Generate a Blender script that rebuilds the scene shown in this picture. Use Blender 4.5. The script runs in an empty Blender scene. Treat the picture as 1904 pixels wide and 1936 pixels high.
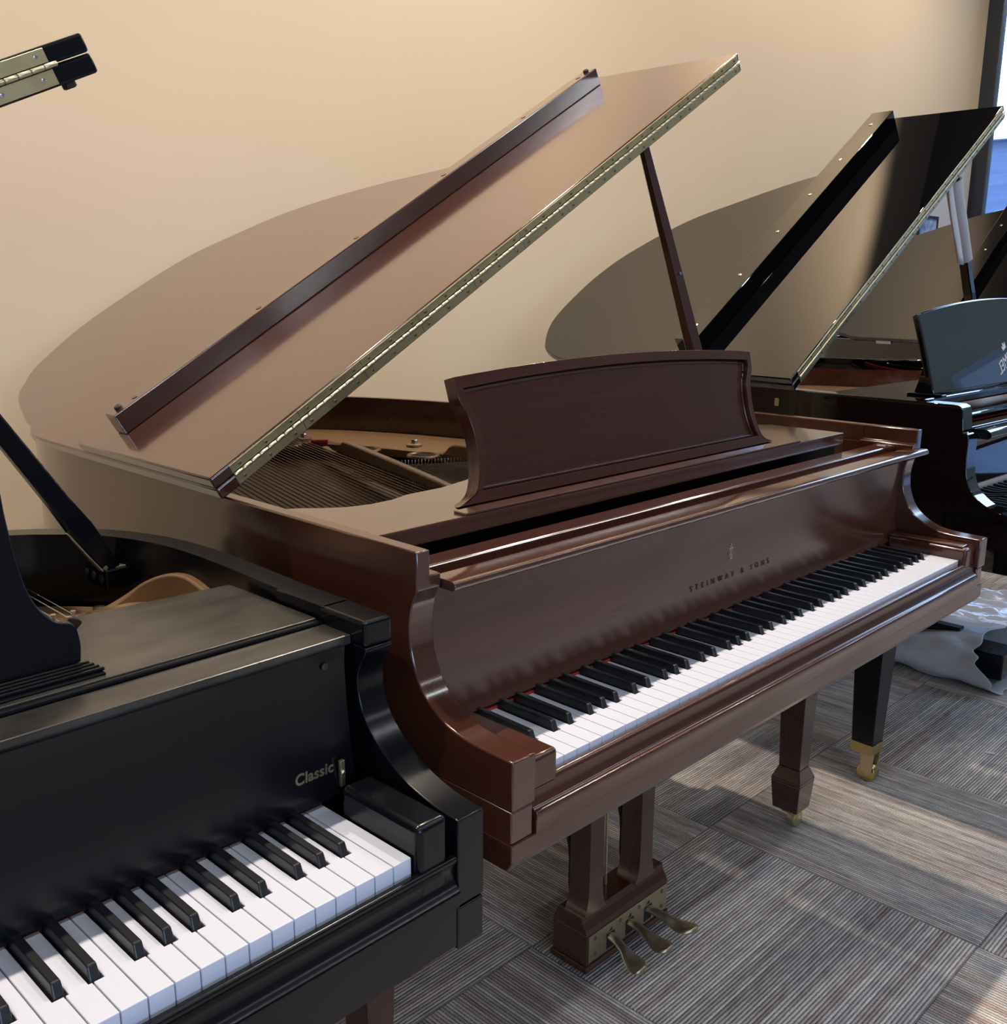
import bpy, bmesh, math, random
from mathutils import Vector, Matrix, noise
random.seed(7)
S = bpy.context.scene
COL = S.collection
R = math.radians

# ------------------------------------------------------------------ camera
cam = bpy.data.cameras.new('camera')
cam_o = bpy.data.objects.new('camera', cam); COL.objects.link(cam_o)
F_PX, CX, CY = 1897.65, 946.56, 975.92
YAW, PITCH, ROLL = 0.7917, -0.2329, 0.0050
cam.sensor_fit = 'HORIZONTAL'; cam.sensor_width = 36.0
cam.lens = F_PX / 1904 * 36.0
cam.shift_x = (952 - CX) / 1904
cam.shift_y = (CY - 968) / 1904
fw = Vector((math.sin(YAW) * math.cos(PITCH), math.cos(YAW) * math.cos(PITCH), math.sin(PITCH)))
rt = Vector((math.cos(YAW), -math.sin(YAW), 0)); up = rt.cross(fw)
c_, s_ = math.cos(ROLL), math.sin(ROLL)
rt2 = c_ * rt + s_ * up; up2 = -s_ * rt + c_ * up
M3 = Matrix((rt2, up2, -fw)).transposed()
cam_o.matrix_world = Matrix.Translation((-0.8025, -0.7084, 1.2808)) @ M3.to_4x4()
cam.clip_start = 0.02
S.camera = cam_o

# ------------------------------------------------------------------ look
S.view_settings.view_transform = 'Standard'
S.view_settings.look = 'None'
S.view_settings.gamma = 1.0
S.view_settings.use_curve_mapping = False
S.view_settings.exposure = 0.08
S.cycles.use_denoising = True
S.cycles.max_bounces = 6
S.cycles.glossy_bounces = 4
S.cycles.diffuse_bounces = 3
S.cycles.transparent_max_bounces = 6
S.cycles.use_adaptive_sampling = True
S.cycles.adaptive_threshold = 0.05
S.cycles.caustics_reflective = False
S.cycles.caustics_refractive = False

# ------------------------------------------------------------------ world: bright hazy daylight
W_ = bpy.data.worlds.new('sky'); S.world = W_; W_.use_nodes = True
wn = W_.node_tree.nodes; wl = W_.node_tree.links; wn.clear()
wo = wn.new('ShaderNodeOutputWorld'); wb = wn.new('ShaderNodeBackground')
wb.inputs['Color'].default_value = (0.58, 0.74, 1.0, 1); wb.inputs['Strength'].default_value = 9.0
wl.new(wb.outputs[0], wo.inputs[0])

# room extents
YW, XR, XL, YF, ZC = 1.85, 5.96, -5.0, -5.2, 4.1
YWIN, XF0, XF1 = -2.4, -4.7, -.5       # where the right window ends; span of the front windows
SPOT_COL = (1.0, 0.87, 0.72)
SPOT_COL2 = (0.93, 0.96, 1.0)
# lamp positions: (x, y, watts, cone degrees, blend, colour)
SPOTS = [(x, .90, w, c, bl_, SPOT_COL) for x, w, c, bl_ in ((-2.0, 165, 112, 1), (-.30, 238, 110, 1), (1.40, 255, 112, 1), (3.05, 128, 168, .25), (4.7, 112, 140, 1))]
TUBES = [(x, y, 20) for y in (-1.7, -3.9) for x in (-2.6, .1, 2.8, 5.0)]       # linear fixtures: x, y, watts

def portal(name, loc, rot, sx, sy):
    l = bpy.data.lights.new(name, 'AREA'); l.shape = 'RECTANGLE'; l.size = sx; l.size_y = sy
    l.cycles.is_portal = True
    o = bpy.data.objects.new(name, l); COL.objects.link(o); o.location = loc; o.rotation_euler = rot
    return o
portal('daylight_portal_right', (XR + .02, (YW + YWIN) / 2, 1.65), (0, R(90), 0), 3.3, YW - YWIN)
portal('daylight_portal_front', ((XF0 + XF1) / 2, YF - .02, 1.08), (R(90), 0, 0), XF1 - XF0, 2.15)

# ------------------------------------------------------------------ geometry helpers (lists of verts / faces)
class G:
    def __init__(s): s.v = []; s.f = []
    def add(s, v, f):
        b = len(s.v); s.v += [tuple(p) for p in v]; s.f += [tuple(i + b for i in q) for q in f]; return s
    def box(s, x0, x1, y0, y1, z0, z1):
        v = [(x, y, z) for z in (z0, z1) for y in (y0, y1) for x in (x0, x1)]
        return s.add(v, [(0, 2, 3, 1), (4, 5, 7, 6), (0, 1, 5, 4), (2, 6, 7, 3), (0, 4, 6, 2), (1, 3, 7, 5)])
    def prism(s, prof, a, b, axis):
        n = len(prof)
        def P(p, t):
            if axis == 'x': return (t, p[0], p[1])
            if axis == 'y': return (p[0], t, p[1])
            return (p[0], p[1], t)
        v = [P(p, a) for p in prof] + [P(p, b) for p in prof]
        f = [tuple(range(n)), tuple(range(2 * n - 1, n - 1, -1))]
        f += [(i, i + n, (i + 1) % n + n, (i + 1) % n) for i in range(n)]
        return s.add(v, f)
    def taper(s, c0, h0, z0, c1, h1, z1):
        v = []
        for (cx, cy), (hx, hy), z in ((c0, h0, z0), (c1, h1, z1)):
            v += [(cx - hx, cy - hy, z), (cx + hx, cy - hy, z), (cx + hx, cy + hy, z), (cx - hx, cy + hy, z)]
        return s.add(v, [(3, 2, 1, 0), (4, 5, 6, 7), (0, 1, 5, 4), (1, 2, 6, 5), (2, 3, 7, 6), (3, 0, 4, 7)])
    def tube(s, pts, r, n=8, caps=True):
        pts = [Vector(p) for p in pts]; rs = r if isinstance(r, (list, tuple)) else [r] * len(pts)
        rings = []
        for i, p in enumerate(pts):
            d = (pts[min(i + 1, len(pts) - 1)] - pts[max(i - 1, 0)]).normalized()
            a = Vector((0, 0, 1)) if abs(d.z) < .9 else Vector((1, 0, 0))
            u = d.cross(a).normalized(); w = d.cross(u).normalized()
            rings.append([p + rs[i] * (math.cos(2 * math.pi * k / n) * u + math.sin(2 * math.pi * k / n) * w) for k in range(n)])
        v = [q for rg in rings for q in rg]; f = []
        for i in range(len(pts) - 1):
            for k in range(n):
                f.append((i * n + k, i * n + (k + 1) % n, (i + 1) * n + (k + 1) % n, (i + 1) * n + k))
        if caps:
            f.append(tuple(range(n - 1, -1, -1))); f.append(tuple(range((len(pts) - 1) * n, len(pts) * n)))
        return s.add(v, f)
    def lathe(s, prof, c=(0, 0, 0), n=16, axis='z'):
        v = []; f = []
        for r, h in prof:
            for k in range(n):
                a = 2 * math.pi * k / n; x, y = r * math.cos(a), r * math.sin(a)
                p = (x, y, h) if axis == 'z' else ((h, x, y) if axis == 'x' else (x, h, y))
                v.append((p[0] + c[0], p[1] + c[1], p[2] + c[2]))
        m = len(prof)
        for i in range(m - 1):
            for k in range(n):
                f.append((i * n + k, i * n + (k + 1) % n, (i + 1) * n + (k + 1) % n, (i + 1) * n + k))
        f.append(tuple(range(n - 1, -1, -1))); f.append(tuple(range((m - 1) * n, m * n)))
        return s.add(v, f)
    def drop_y(s, y):
        s.f = [q for q in s.f if not all(abs(s.v[i][1] - y) < 1e-6 for i in q)]; return s
    def mesh(s, name):
        me = bpy.data.meshes.new(name); me.from_pydata(s.v, [], s.f)
        bm = bmesh.new(); bm.from_mesh(me); bmesh.ops.recalc_face_normals(bm, faces=bm.faces); bm.to_mesh(me); bm.free()
        return me

def put(name, g, mat, parent=None, bevel=0, seg=2, smooth=0, loc=None, rot=None):
    me = g.mesh(name) if isinstance(g, G) else g
    if mat is not None and not me.materials: me.materials.append(mat)
    o = bpy.data.objects.new(name, me); COL.objects.link(o)
    if parent: o.parent = parent
    if loc: o.location = loc
    if rot: o.rotation_euler = rot
    if bevel:
        b = o.modifiers.new('bevel', 'BEVEL'); b.width = bevel; b.segments = seg; b.limit_method = 'ANGLE'; b.angle_limit = R(38)
    if smooth:
        me.polygons.foreach_set('use_smooth', [True] * len(me.polygons))
        try: me.set_sharp_from_angle(angle=R(smooth))
        except Exception: pass
    return o

def empty(name, loc=(0, 0, 0), rz=0, parent=None):
    o = bpy.data.objects.new(name, None); COL.objects.link(o); o.location = loc; o.rotation_euler = (0, 0, rz)
    o.empty_display_size = .1
    if parent: o.parent = parent
    return o
def tag(o, label, cat, group=None):
    o['label'] = label; o['category'] = cat
    if group: o['group'] = group
    return o
def struct(o): o['kind'] = 'structure'; return o
def stuff(o): o['kind'] = 'stuff'; return o

def crom(pts, n=8, closed=False):
    out = []; L = len(pts)
    for i in range(L if closed else L - 1):
        if closed: p = [pts[(i + k) % L] for k in (-1, 0, 1, 2)]
        else: p = [pts[max(i - 1, 0)], pts[i], pts[i + 1], pts[min(i + 2, L - 1)]]
        for k in range(n):
            t = k / n
            out.append(tuple(.5 * (2 * p[1][j] + (p[2][j] - p[0][j]) * t + (2 * p[0][j] - 5 * p[1][j] + 4 * p[2][j] - p[3][j]) * t * t
                                   + (-p[0][j] + 3 * p[1][j] - 3 * p[2][j] + p[3][j]) * t ** 3) for j in range(len(p[1]))))
    if not closed: out.append(tuple(pts[-1]))
    return out
def offset(path, d):
    """offset an open 2D polyline to its right by d"""
    out = []
    for i, p in enumerate(path):
        a = Vector(path[max(i - 1, 0)]); b = Vector(path[min(i + 1, len(path) - 1)]); t = (b - a).normalized()
        out.append((p[0] + t.y * d, p[1] - t.x * d))
    return out
def text_mesh(body, size, extrude=.0004, shear=0.0, space=1.0, mirror=False, bold=0.0):
    cu = bpy.data.curves.new('lettering', 'FONT'); cu.body = body; cu.size = size; cu.extrude = extrude; cu.shear = shear
    cu.space_character = space; cu.offset = bold; cu.align_x = 'CENTER'
    o = bpy.data.objects.new('lettering_tmp', cu); COL.objects.link(o)
    dg = bpy.context.evaluated_depsgraph_get()
    me = bpy.data.meshes.new_from_object(o.evaluated_get(dg)); bpy.data.objects.remove(o)
    for v in me.vertices:
        x, y, z = v.co
        v.co = ((-x if mirror else x), -z, y)      # stands up, faces -y
    if mirror: me.flip_normals()
    return me

# ------------------------------------------------------------------ materials
def mat(name, base=(.5, .5, .5), rough=.5, metal=0, spec=.5, coat=0, coat_rough=.1, ior=1.5):
    m = bpy.data.materials.new(name); m.use_nodes = True
    b = m.node_tree.nodes['Principled BSDF']
    b.inputs['Base Color'].default_value = (*base, 1); b.inputs['Roughness'].default_value = rough
    b.inputs['Metallic'].default_value = metal; b.inputs['Specular IOR Level'].default_value = spec
    b.inputs['Coat Weight'].default_value = coat; b.inputs['Coat Roughness'].default_value = coat_rough; b.inputs['IOR'].default_value = ior
    return m
def nodes(m): return m.node_tree.nodes, m.node_tree.links, m.node_tree.nodes['Principled BSDF']
def tex_noise(m, scale=(1, 1, 1), size=5, detail=4, rough=.55, coord='Object'):
    n, l, b = nodes(m)
    tc = n.new('ShaderNodeTexCoord'); mp = n.new('ShaderNodeMapping'); mp.inputs['Scale'].default_value = scale
    t = n.new('ShaderNodeTexNoise'); t.inputs['Scale'].default_value = size; t.inputs['Detail'].default_value = detail; t.inputs['Roughness'].default_value = rough
    l.new(tc.outputs[coord], mp.inputs[0]); l.new(mp.outputs[0], t.inputs['Vector']); return t
def ramp(m, src, stops):
    n, l, b = nodes(m); r = n.new('ShaderNodeValToRGB'); e = r.color_ramp.elements
    while len(e) < len(stops): e.new(.5)
    for k, (p, c) in enumerate(stops): e[k].position = p; e[k].color = (*c, 1)
    l.new(src, r.inputs[0]); return r
def add_bump(m, src, strength=.1, dist=.001):
    n, l, b = nodes(m); bp = n.new('ShaderNodeBump'); bp.inputs['Strength'].default_value = strength; bp.inputs['Distance'].default_value = dist
    l.new(src, bp.inputs['Height']); l.new(bp.outputs[0], b.inputs['Normal']); return bp
def rough_var(m, src, lo, hi):
    n, l, b = nodes(m); mr = n.new('ShaderNodeMapRange'); mr.inputs[3].default_value = lo; mr.inputs[4].default_value = hi
    l.new(src, mr.inputs[0]); l.new(mr.outputs[0], b.inputs['Roughness'])

def wood(name, c0, c1, c2, grain, rough=.3, ior=1.5, coat=.4, coat_rough=.2):
    m = mat(name, c1, rough, ior=ior, coat=coat, coat_rough=coat_rough); n, l, b = nodes(m)
    sc = {'x': (.9, 15, 15), 'y': (15, .9, 15), 'z': (15, 15, .9)}[grain]
    t = tex_noise(m, sc, 3.0, 6, .6); t2 = tex_noise(m, tuple(.25 * q for q in sc), 2.2, 3, .5)
    mx = n.new('ShaderNodeMix'); mx.data_type = 'FLOAT'; mx.inputs[0].default_value = .45
    l.new(t.outputs[0], mx.inputs[2]); l.new(t2.outputs[0], mx.inputs[3])
    r = ramp(m, mx.outputs[0], [(.30, c0), (.5, c1), (.70, c2)]); l.new(r.outputs[0], b.inputs['Base Color'])
    rough_var(m, t2.outputs[0], rough - .05, rough + .06)
    return m
MH = ((.043, .0138, .0082), (.058, .0190, .0112), (.074, .0255, .0150))
M_wx = wood('mahogany_grain_along_keyboard', *MH, 'x', .20, 1.45, .5, .12)
M_wl = wood('mahogany_polished_lid', *MH, 'x', .16, 1.75, 1.0, .10)
M_wy = wood('mahogany_grain_along_case', *MH, 'y', .19, 1.55, .7, .12)
M_wz = wood('mahogany_grain_upright', *MH, 'z', .2, 1.6, .6, .14)
M_ven = wood('polished_red_veneer', (.07, .017, .008), (.15, .042, .022), (.24, .075, .04), 'y', .15, 1.5, .6, .05)
def black_lacquer(name, base, rough, ior, var=.04):
    m = mat(name, base, rough, ior=ior); t = tex_noise(m, (1, 1, 1), 9, 4); rough_var(m, t.outputs[0], max(.01, rough - var), rough + var); return m
M_bs = black_lacquer('black_satin_lacquer', (.0036, .0041, .0062), .22, 1.38, .05)
M_bsd = black_lacquer('dusty_black_satin_top', (.03, .028, .026), .26, 1.6, .06)
t = tex_noise(M_bsd, (1, 2.2, 1), 7, 5, .65); r_ = ramp(M_bsd, t.outputs[0], [(.35, (.012, .0118, .012)), (.55, (.032, .030, .028)), (.75, (.055, .052, .048))]); nodes(M_bsd)[1].new(r_.outputs[0], nodes(M_bsd)[2].inputs['Base Color'])
M_bg = black_lacquer('black_gloss_lacquer', (.002, .0021, .003), .02, 1.95, .006)
M_ivory = mat('white_key_plastic', (.645, .66, .755), .22, ior=1.48); t = tex_noise(M_ivory, (1, 1, 1), 14, 2); rough_var(M_ivory, t.outputs[0], .18, .28)
M_ebony = mat('black_key_plastic', (.010, .011, .013), .34, ior=1.5); t = tex_noise(M_ebony, (1, .1, 1), 60, 3); rough_var(M_ebony, t.outputs[0], .28, .42)
M_red = mat('red_felt', (.42, .035, .035), .95); t = tex_noise(M_red, (1, 1, 1), 400, 3); add_bump(M_red, t.outputs[0], .5, .001)
M_redd = mat('dark_red_felt', (.075, .014, .014), .95); t = tex_noise(M_redd, (1, 1, 1), 400, 3); add_bump(M_redd, t.outputs[0], .5, .001)
def metal(name, base, rough):
    m = mat(name, base, rough, 1); t = tex_noise(m, (1, 1, 1), 40, 4); rough_var(m, t.outputs[0], rough - .07, rough + .12); return m
M_brass = metal('aged_brass', (.62, .54, .31), .40)
M_brass2 = metal('bright_brass', (.74, .68, .48), .30)
M_brassc = metal('golden_caster_brass', (.50, .39, .17), .24)
M_brassd = metal('tarnished_pedal_brass', (.50, .44, .30), .36)
M_steel = metal('nickel_steel', (.62, .62, .64), .22)
M_screw = metal('dark_brass_screw', (.20, .17, .10), .4)
M_plate = mat('bronze_painted_iron', (.30, .185, .095), .33, .35, ior=1.5); t = tex_noise(M_plate, (1, 1, 1), 60, 4); add_bump(M_plate, t.outputs[0], .12, .001)
M_string = metal('wound_copper_string', (.20, .12, .08), .42)
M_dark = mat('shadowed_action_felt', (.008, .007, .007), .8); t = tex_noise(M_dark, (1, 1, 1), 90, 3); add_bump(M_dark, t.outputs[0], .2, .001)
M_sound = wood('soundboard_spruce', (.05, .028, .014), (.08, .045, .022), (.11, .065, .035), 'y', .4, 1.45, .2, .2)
M_rubber = mat('brown_rubber_button', (.035, .018, .014), .6); t = tex_noise(M_rubber, (1, 1, 1), 200, 2); add_bump(M_rubber, t.outputs[0], .1, .0005)
M_goldletter = metal('gold_leaf_lettering', (.62, .52, .33), .35)
M_dimletter = mat('dark_inlaid_lettering', (.018, .012, .011), .4); t = tex_noise(M_dimletter, (1, 1, 1), 300, 2); add_bump(M_dimletter, t.outputs[0], .05, .0003)
M_reflletter = mat('reflected_white_lettering', (.75, .76, .82), .4); t = tex_noise(M_reflletter, (1, 1, 1), 300, 2); add_bump(M_reflletter, t.outputs[0], .05, .0003)

M_wall = mat('cream_painted_wall', (.66, .545, .375), .75, spec=.3)
t = tex_noise(M_wall, (1, 1, 1), 160, 5, .6); add_bump(M_wall, t.outputs[0], .10, .0012)
t = tex_noise(M_wall, (1, 1, 1), 1.1, 3); r_ = ramp(M_wall, t.outputs[0], [(.3, (.70, .58, .42)), (.7, (.73, .605, .445))]); nodes(M_wall)[1].new(r_.outputs[0], nodes(M_wall)[2].inputs['Base Color'])
M_slate = mat('slate_painted_wall', (.24, .24, .275), .7); t = tex_noise(M_slate, (1, 1, 1), 160, 4); add_bump(M_slate, t.outputs[0], .1, .0012)
M_ceil = mat('dark_ceiling_tile', (.055, .052, .05), .9); t = tex_noise(M_ceil, (1, 1, 1), 120, 4); add_bump(M_ceil, t.outputs[0], .4, .003)
M_frame = mat('navy_window_frame', (.018, .021, .032), .35, ior=1.5); t = tex_noise(M_frame, (1, 1, 1), 80, 3); rough_var(M_frame, t.outputs[0], .3, .42)
M_glass = bpy.data.materials.new('window_glass'); M_glass.use_nodes = True
n_, l_ = M_glass.node_tree.nodes, M_glass.node_tree.links; n_.clear()
go = n_.new('ShaderNodeOutputMaterial'); gm = n_.new('ShaderNodeMixShader'); gt = n_.new('ShaderNodeBsdfTransparent'); gg = n_.new('ShaderNodeBsdfGlossy')
gf = n_.new('ShaderNodeFresnel'); gf.inputs[0].default_value = 1.45; gt.inputs[0].default_value = (.86, .93, .98, 1); gg.inputs['Roughness'].default_value = .01
l_.new(gf.outputs[0], gm.inputs[0]); l_.new(gt.outputs[0], gm.inputs[1]); l_.new(gg.outputs[0], gm.inputs[2]); l_.new(gm.outputs[0], go.inputs[0])

def carpet(name, axis, seed):
    """ribbed loop carpet; ribs run along `axis`"""
    m = mat(name, (.2, .18, .17), .95, spec=.15); n, l, b = nodes(m)
    tc = n.new('ShaderNodeTexCoord'); sep = n.new('ShaderNodeSeparateXYZ'); l.new(tc.outputs['Object'], sep.inputs[0])
    across = sep.outputs[1] if axis == 'x' else sep.outputs[0]; along = sep.outputs[0] if axis == 'x' else sep.outputs[1]
    def mth(op, a, v=None, w=None):
        q = n.new('ShaderNodeMath'); q.operation = op
        for i, x in enumerate((a, v)):
            if x is None: continue
            if isinstance(x, (int, float)): q.inputs[i].default_value = x
            else: l.new(x, q.inputs[i])
        return q.outputs[0]
    info = n.new('ShaderNodeObjectInfo')
    PITCH_R = .0072
    ridge = mth('ABSOLUTE', mth('SINE', mth('MULTIPLY', across, math.pi / PITCH_R)))         # 0 in the groove, 1 on the rib
    ribid = mth('FLOOR', mth('DIVIDE', across, PITCH_R))
    rnd = mth('MULTIPLY', info.outputs['Random'], 37.0)
    cmb = n.new('ShaderNodeCombineXYZ'); l.new(mth('MULTIPLY', ribid, .33), cmb.inputs[0]); l.new(mth('MULTIPLY', along, 1.4), cmb.inputs[1]); l.new(rnd, cmb.inputs[2])
    t1 = n.new('ShaderNodeTexNoise'); t1.inputs['Scale'].default_value = 1.0; t1.inputs['Detail'].default_value = 3; l.new(cmb.outputs[0], t1.inputs['Vector'])
    cm2 = n.new('ShaderNodeCombineXYZ'); l.new(mth('MULTIPLY', across, 5.5), cm2.inputs[0]); l.new(mth('MULTIPLY', along, 2.2), cm2.inputs[1]); l.new(mth('ADD', rnd, 11.3), cm2.inputs[2])
    t2 = n.new('ShaderNodeTexNoise'); t2.inputs['Scale'].default_value = 1.0; t2.inputs['Detail'].default_value = 3; l.new(cm2.outputs[0], t2.inputs['Vector'])
    base = ramp(m, t2.outputs[0], [(.30, (.080, .079, .081)), (.44, (.130, .122, .116)), (.56, (.160, .145, .132)), (.70, (.100, .101, .108))])
    redm = ramp(m, t1.outputs[0], [(.50, (0, 0, 0)), (.68, (.75, .75, .75))])
    mx = n.new('ShaderNodeMix'); mx.data_type = 'RGBA'; mx.inputs[7].default_value = (.092, .062, .055, 1)
    l.new(redm.outputs[0], mx.inputs[0]); l.new(base.outputs[0], mx.inputs[6])
    loops = n.new('ShaderNodeTexNoise'); loops.inputs['Scale'].default_value = 330; loops.inputs['Detail'].default_value = 2; l.new(tc.outputs['Object'], loops.inputs['Vector'])
    hgt = mth('ADD', mth('MULTIPLY', ridge, .62), mth('MULTIPLY', loops.outputs[0], .85))
    # base colour scaled by rib height: darker in the grooves, paler on the crowns
    tone = n.new('ShaderNodeMapRange'); tone.inputs[1].default_value = .30; tone.inputs[2].default_value = 1.2; tone.inputs[3].default_value = .8; tone.inputs[4].default_value = 5.4
    l.new(hgt, tone.inputs[0])
    wn1 = n.new('ShaderNodeTexWhiteNoise'); wn1.noise_dimensions = '2D'; cw = n.new('ShaderNodeCombineXYZ'); l.new(ribid, cw.inputs[0]); l.new(rnd, cw.inputs[1]); l.new(cw.outputs[0], wn1.inputs['Vector'])
    cm3 = n.new('ShaderNodeCombineXYZ'); l.new(mth('MULTIPLY', ribid, 3.7), cm3.inputs[0]); l.new(mth('MULTIPLY', along, 22.0), cm3.inputs[1]); l.new(rnd, cm3.inputs[2])
    t3 = n.new('ShaderNodeTexNoise'); t3.inputs['Scale'].default_value = 1.0; t3.inputs['Detail'].default_value = 2; l.new(cm3.outputs[0], t3.inputs['Vector'])
    var = mth('ADD', mth('MULTIPLY', wn1.outputs[0], .42), mth('ADD', mth('MULTIPLY', t3.outputs[0], .9), .34))
    vm = n.new('ShaderNodeVectorMath'); vm.operation = 'SCALE'; l.new(mx.outputs[2], vm.inputs[0]); l.new(mth('MULTIPLY', tone.outputs[0], var), vm.inputs['Scale'])
    l.new(vm.outputs[0], b.inputs['Base Color'])
    bp = n.new('ShaderNodeBump'); bp.inputs['Strength'].default_value = .8; bp.inputs['Distance'].default_value = .003
    l.new(hgt, bp.inputs['Height']); l.new(bp.outputs[0], b.inputs['Normal'])
    return m
M_cx = carpet('carpet_ribs_along_wall', 'x', 1); M_cy = carpet('carpet_ribs_towards_wall', 'y', 2)

# ------------------------------------------------------------------ room
T = .0
fl = struct(put('floor', G().box(XL - .3, XR + .2, YF - .3, YW + .2, -.12, -.006), mat('floor_screed', (.08, .078, .075), .9)))
TS = .6235; TX, TY = .4755, .46
def carpet_mesh(m):
    g = G(); h = TS / 2 - .0006; e = .0018
    g.taper((0, 0), (h, h), -.006, (0, 0), (h, h), -e * .6)
    g.taper((0, 0), (h, h), -e * .6, (0, 0), (h - e, h - e), 0.0)
    me = g.mesh('carpet_tile'); me.materials.append(m); return me
cmx, cmy = carpet_mesh(M_cx), carpet_mesh(M_cy)
for i in range(-6, 9):
    for j in range(-7, 3):
        cx, cy = TX + (i + .5) * TS, TY + (j + .5) * TS
        if cy > YW + TS * .5 or cx > XR + .2: continue
        me = cmx if (i + j) % 2 else cmy
        o = bpy.data.objects.new('carpet_tile', me); COL.objects.link(o); o.location = (cx, cy, 0); o.parent = fl
wall_b = struct(put('wall_back', G().box(XL, XR + .15, YW, YW + .15, 0, ZC), M_wall))
struct(put('wall_left', G().box(XL - .15, XL, YF, YW, 0, ZC), M_slate))
struct(put('ceiling', G().box(XL - .15, XR + .15, YF - .15, YW + .15, ZC, ZC + .1), M_ceil))
wr = struct(put('wall_right', G().box(XR, XR + .15, YWIN, YW, 3.3, ZC).box(XR, XR + .15, YF, YWIN, 0, ZC), M_slate))
wf = struct(put('wall_front', G().box(XL, XR, YF - .15, YF, 2.15, ZC).box(XL, XF0, YF - .15, YF, 0, 2.15).box(XF1, XR, YF - .15, YF, 0, 2.15), M_slate))
def storefront(name, origin, along, length, nbay, first=.09, depth=.07, H=2.9):
    """aluminium storefront: jambs, head, sill and panes; local x runs along the wall, local y is outward"""
    w = struct(empty(name, origin, along))
    bay = length / nbay
    put('sill_rail', G().box(0, length, 0, depth, 0, .12), M_frame, w, .004)
    put('head_rail', G().box(0, length, 0, depth, H - .09, H), M_frame, w, .004)
    for k in range(nbay + 1):
        a = max(0, k * bay - (.0 if k == 0 else first / 2)); b_ = min(length, a + first)
        put('mullion', G().box(a, b_, 0, depth, .12, H - .09).box(a + .02, b_ - .02, depth, depth + .03, .12, H - .09), M_frame, w, .003)
    for k in range(nbay):
        put('pane', G().box(k * bay + first * .5, (k + 1) * bay - first * .3, depth * .45, depth * .45 + .006, .12, H - .09), M_glass, w)
    return w
storefront('window_1', (XR, YW, 0), -R(90), YW - YWIN, 3, H=3.3)
storefront('window_2', (XF1, YF, 0), R(180), XF1 - XF0, 4, H=2.15)
# note: window_2 bays face the viewer's back; its outward side is -y

# ------------------------------------------------------------------ piano building blocks
K = .0235; KW = 52 * K
PC = [2, 3, 4, 5, 6, 0, 1]     # white index % 7 -> C D E F G A B order helper
def key_layout():
    """white index -> note letter; black list of (boundary index, shift)"""
    letters = 'ABCDEFG'
    L = [letters[i % 7] for i in range(52)]
    sh = {'A': .0032, 'C': -.0032, 'D': .0032, 'F': -.0036, 'G': 0.0}
    blacks = [(i + 1, sh[L[i]]) for i in range(51) if L[i] in sh]
    return L, blacks
LET, BLK = key_layout()
BW = .0068     # half the slot beside a black key
def white_meshes(m):
    out = {}
    bl = {b: s for b, s in BLK}
    for i in range(52):
        l = -bl[i] if i in bl else None
        left = (bl[i] + BW) if i in bl else 0.0006
        right = (K + bl[i + 1] - BW) if (i + 1) in bl else K - .0006
        key = (round(left, 5), round(right, 5))
        if key not in out:
            e = .0006
            prof = [(e, 0), (K - e, 0), (K - e, .0495)]
            if right < K - .001: prof += [(right, .0495)]
            prof += [(right, .150), (left, .150)]
            if left > .001: prof += [(left, .0495)]
            prof += [(e, .0495)]
            me = G().prism(prof, -.024, 0, 'z').mesh('white_key'); me.materials.append(m); out[key] = me
        yield i, out[key]
def build_keys(root, zk, lo=0, hi=52, felt=None):
    for i, me in white_meshes(M_ivory):
        if lo <= i < hi:
            o = put('white_key', me, None, root, .0009, 2, loc=(i * K, 0, zk))
    g = G(); hb, ht, z1 = .0052, .0042, .0122
    v = [(-hb, .0500, -.006), (hb, .0500, -.006), (hb, .150, -.006), (-hb, .150, -.006),
         (-ht, .0565, z1 - .0008), (ht, .0565, z1 - .0008), (ht, .150, z1), (-ht, .150, z1)]
    g.add(v, [(3, 2, 1, 0), (4, 5, 6, 7), (0, 1, 5, 4), (1, 2, 6, 5), (2, 3, 7, 6), (3, 0, 4, 7)])
    bme = g.mesh('black_key'); bme.materials.append(M_ebony)
    for b, s in BLK:
        if lo <= b <= hi: put('black_key', bme, None, root, .0016, 3, loc=(b * K + s, 0, zk))
    put('key_felt', G().box(lo * K, hi * K, .1505, .156, zk - .02, zk + .003), felt or M_red, root)

OUT_BROWN = [(.0, .0), (.0, .5), (.0, 1.0), (.006, 1.22), (.045, 1.374), (.084, 1.474), (.121, 1.523), (.186, 1.587), (.338, 1.655), (.502, 1.672), (.650, 1.66),
             (.745, 1.61), (.89, 1.486), (.994, 1.283), (1.064, 1.051), (1.13, .92), (1.25, .78), (1.36, .70), (1.42, .63), (1.445, .55), (1.446, .4), (1.446, .0)]
def outline(pts, n=5): return crom(pts, n)

def make_rim(root, pl, y0, z0, z1, th, m_out, inner=None, zi=None):
    """pl: outer path (open, left front -> tail -> right front), clipped at y0"""
    pts = [p for p in pl if p[1] >= y0]; pts = [(pts[0][0], y0)] + pts + [(pts[-1][0], y0)]
    inn = offset(pts, th); inn[0] = (pts[0][0] + th, y0); inn[-1] = (pts[-1][0] - th, y0)
    o = put('rim', G().prism(pts + inn[::-1], z0, z1, 'z').drop_y(y0), m_out, root, .0025, 2, 40)
    if inner:
        i2 = offset(inn, .004)
        i2[0] = (inn[0][0] + .004, y0); i2[-1] = (inn[-1][0] - .004, y0)
        a = [(p[0], p[1]) for p in offset(inn, .0005)]
        put('rim_lining', G().prism(a + i2[::-1], z0, zi, 'z'), inner, root, 0, 2, 40)
    return pts, inn

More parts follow.
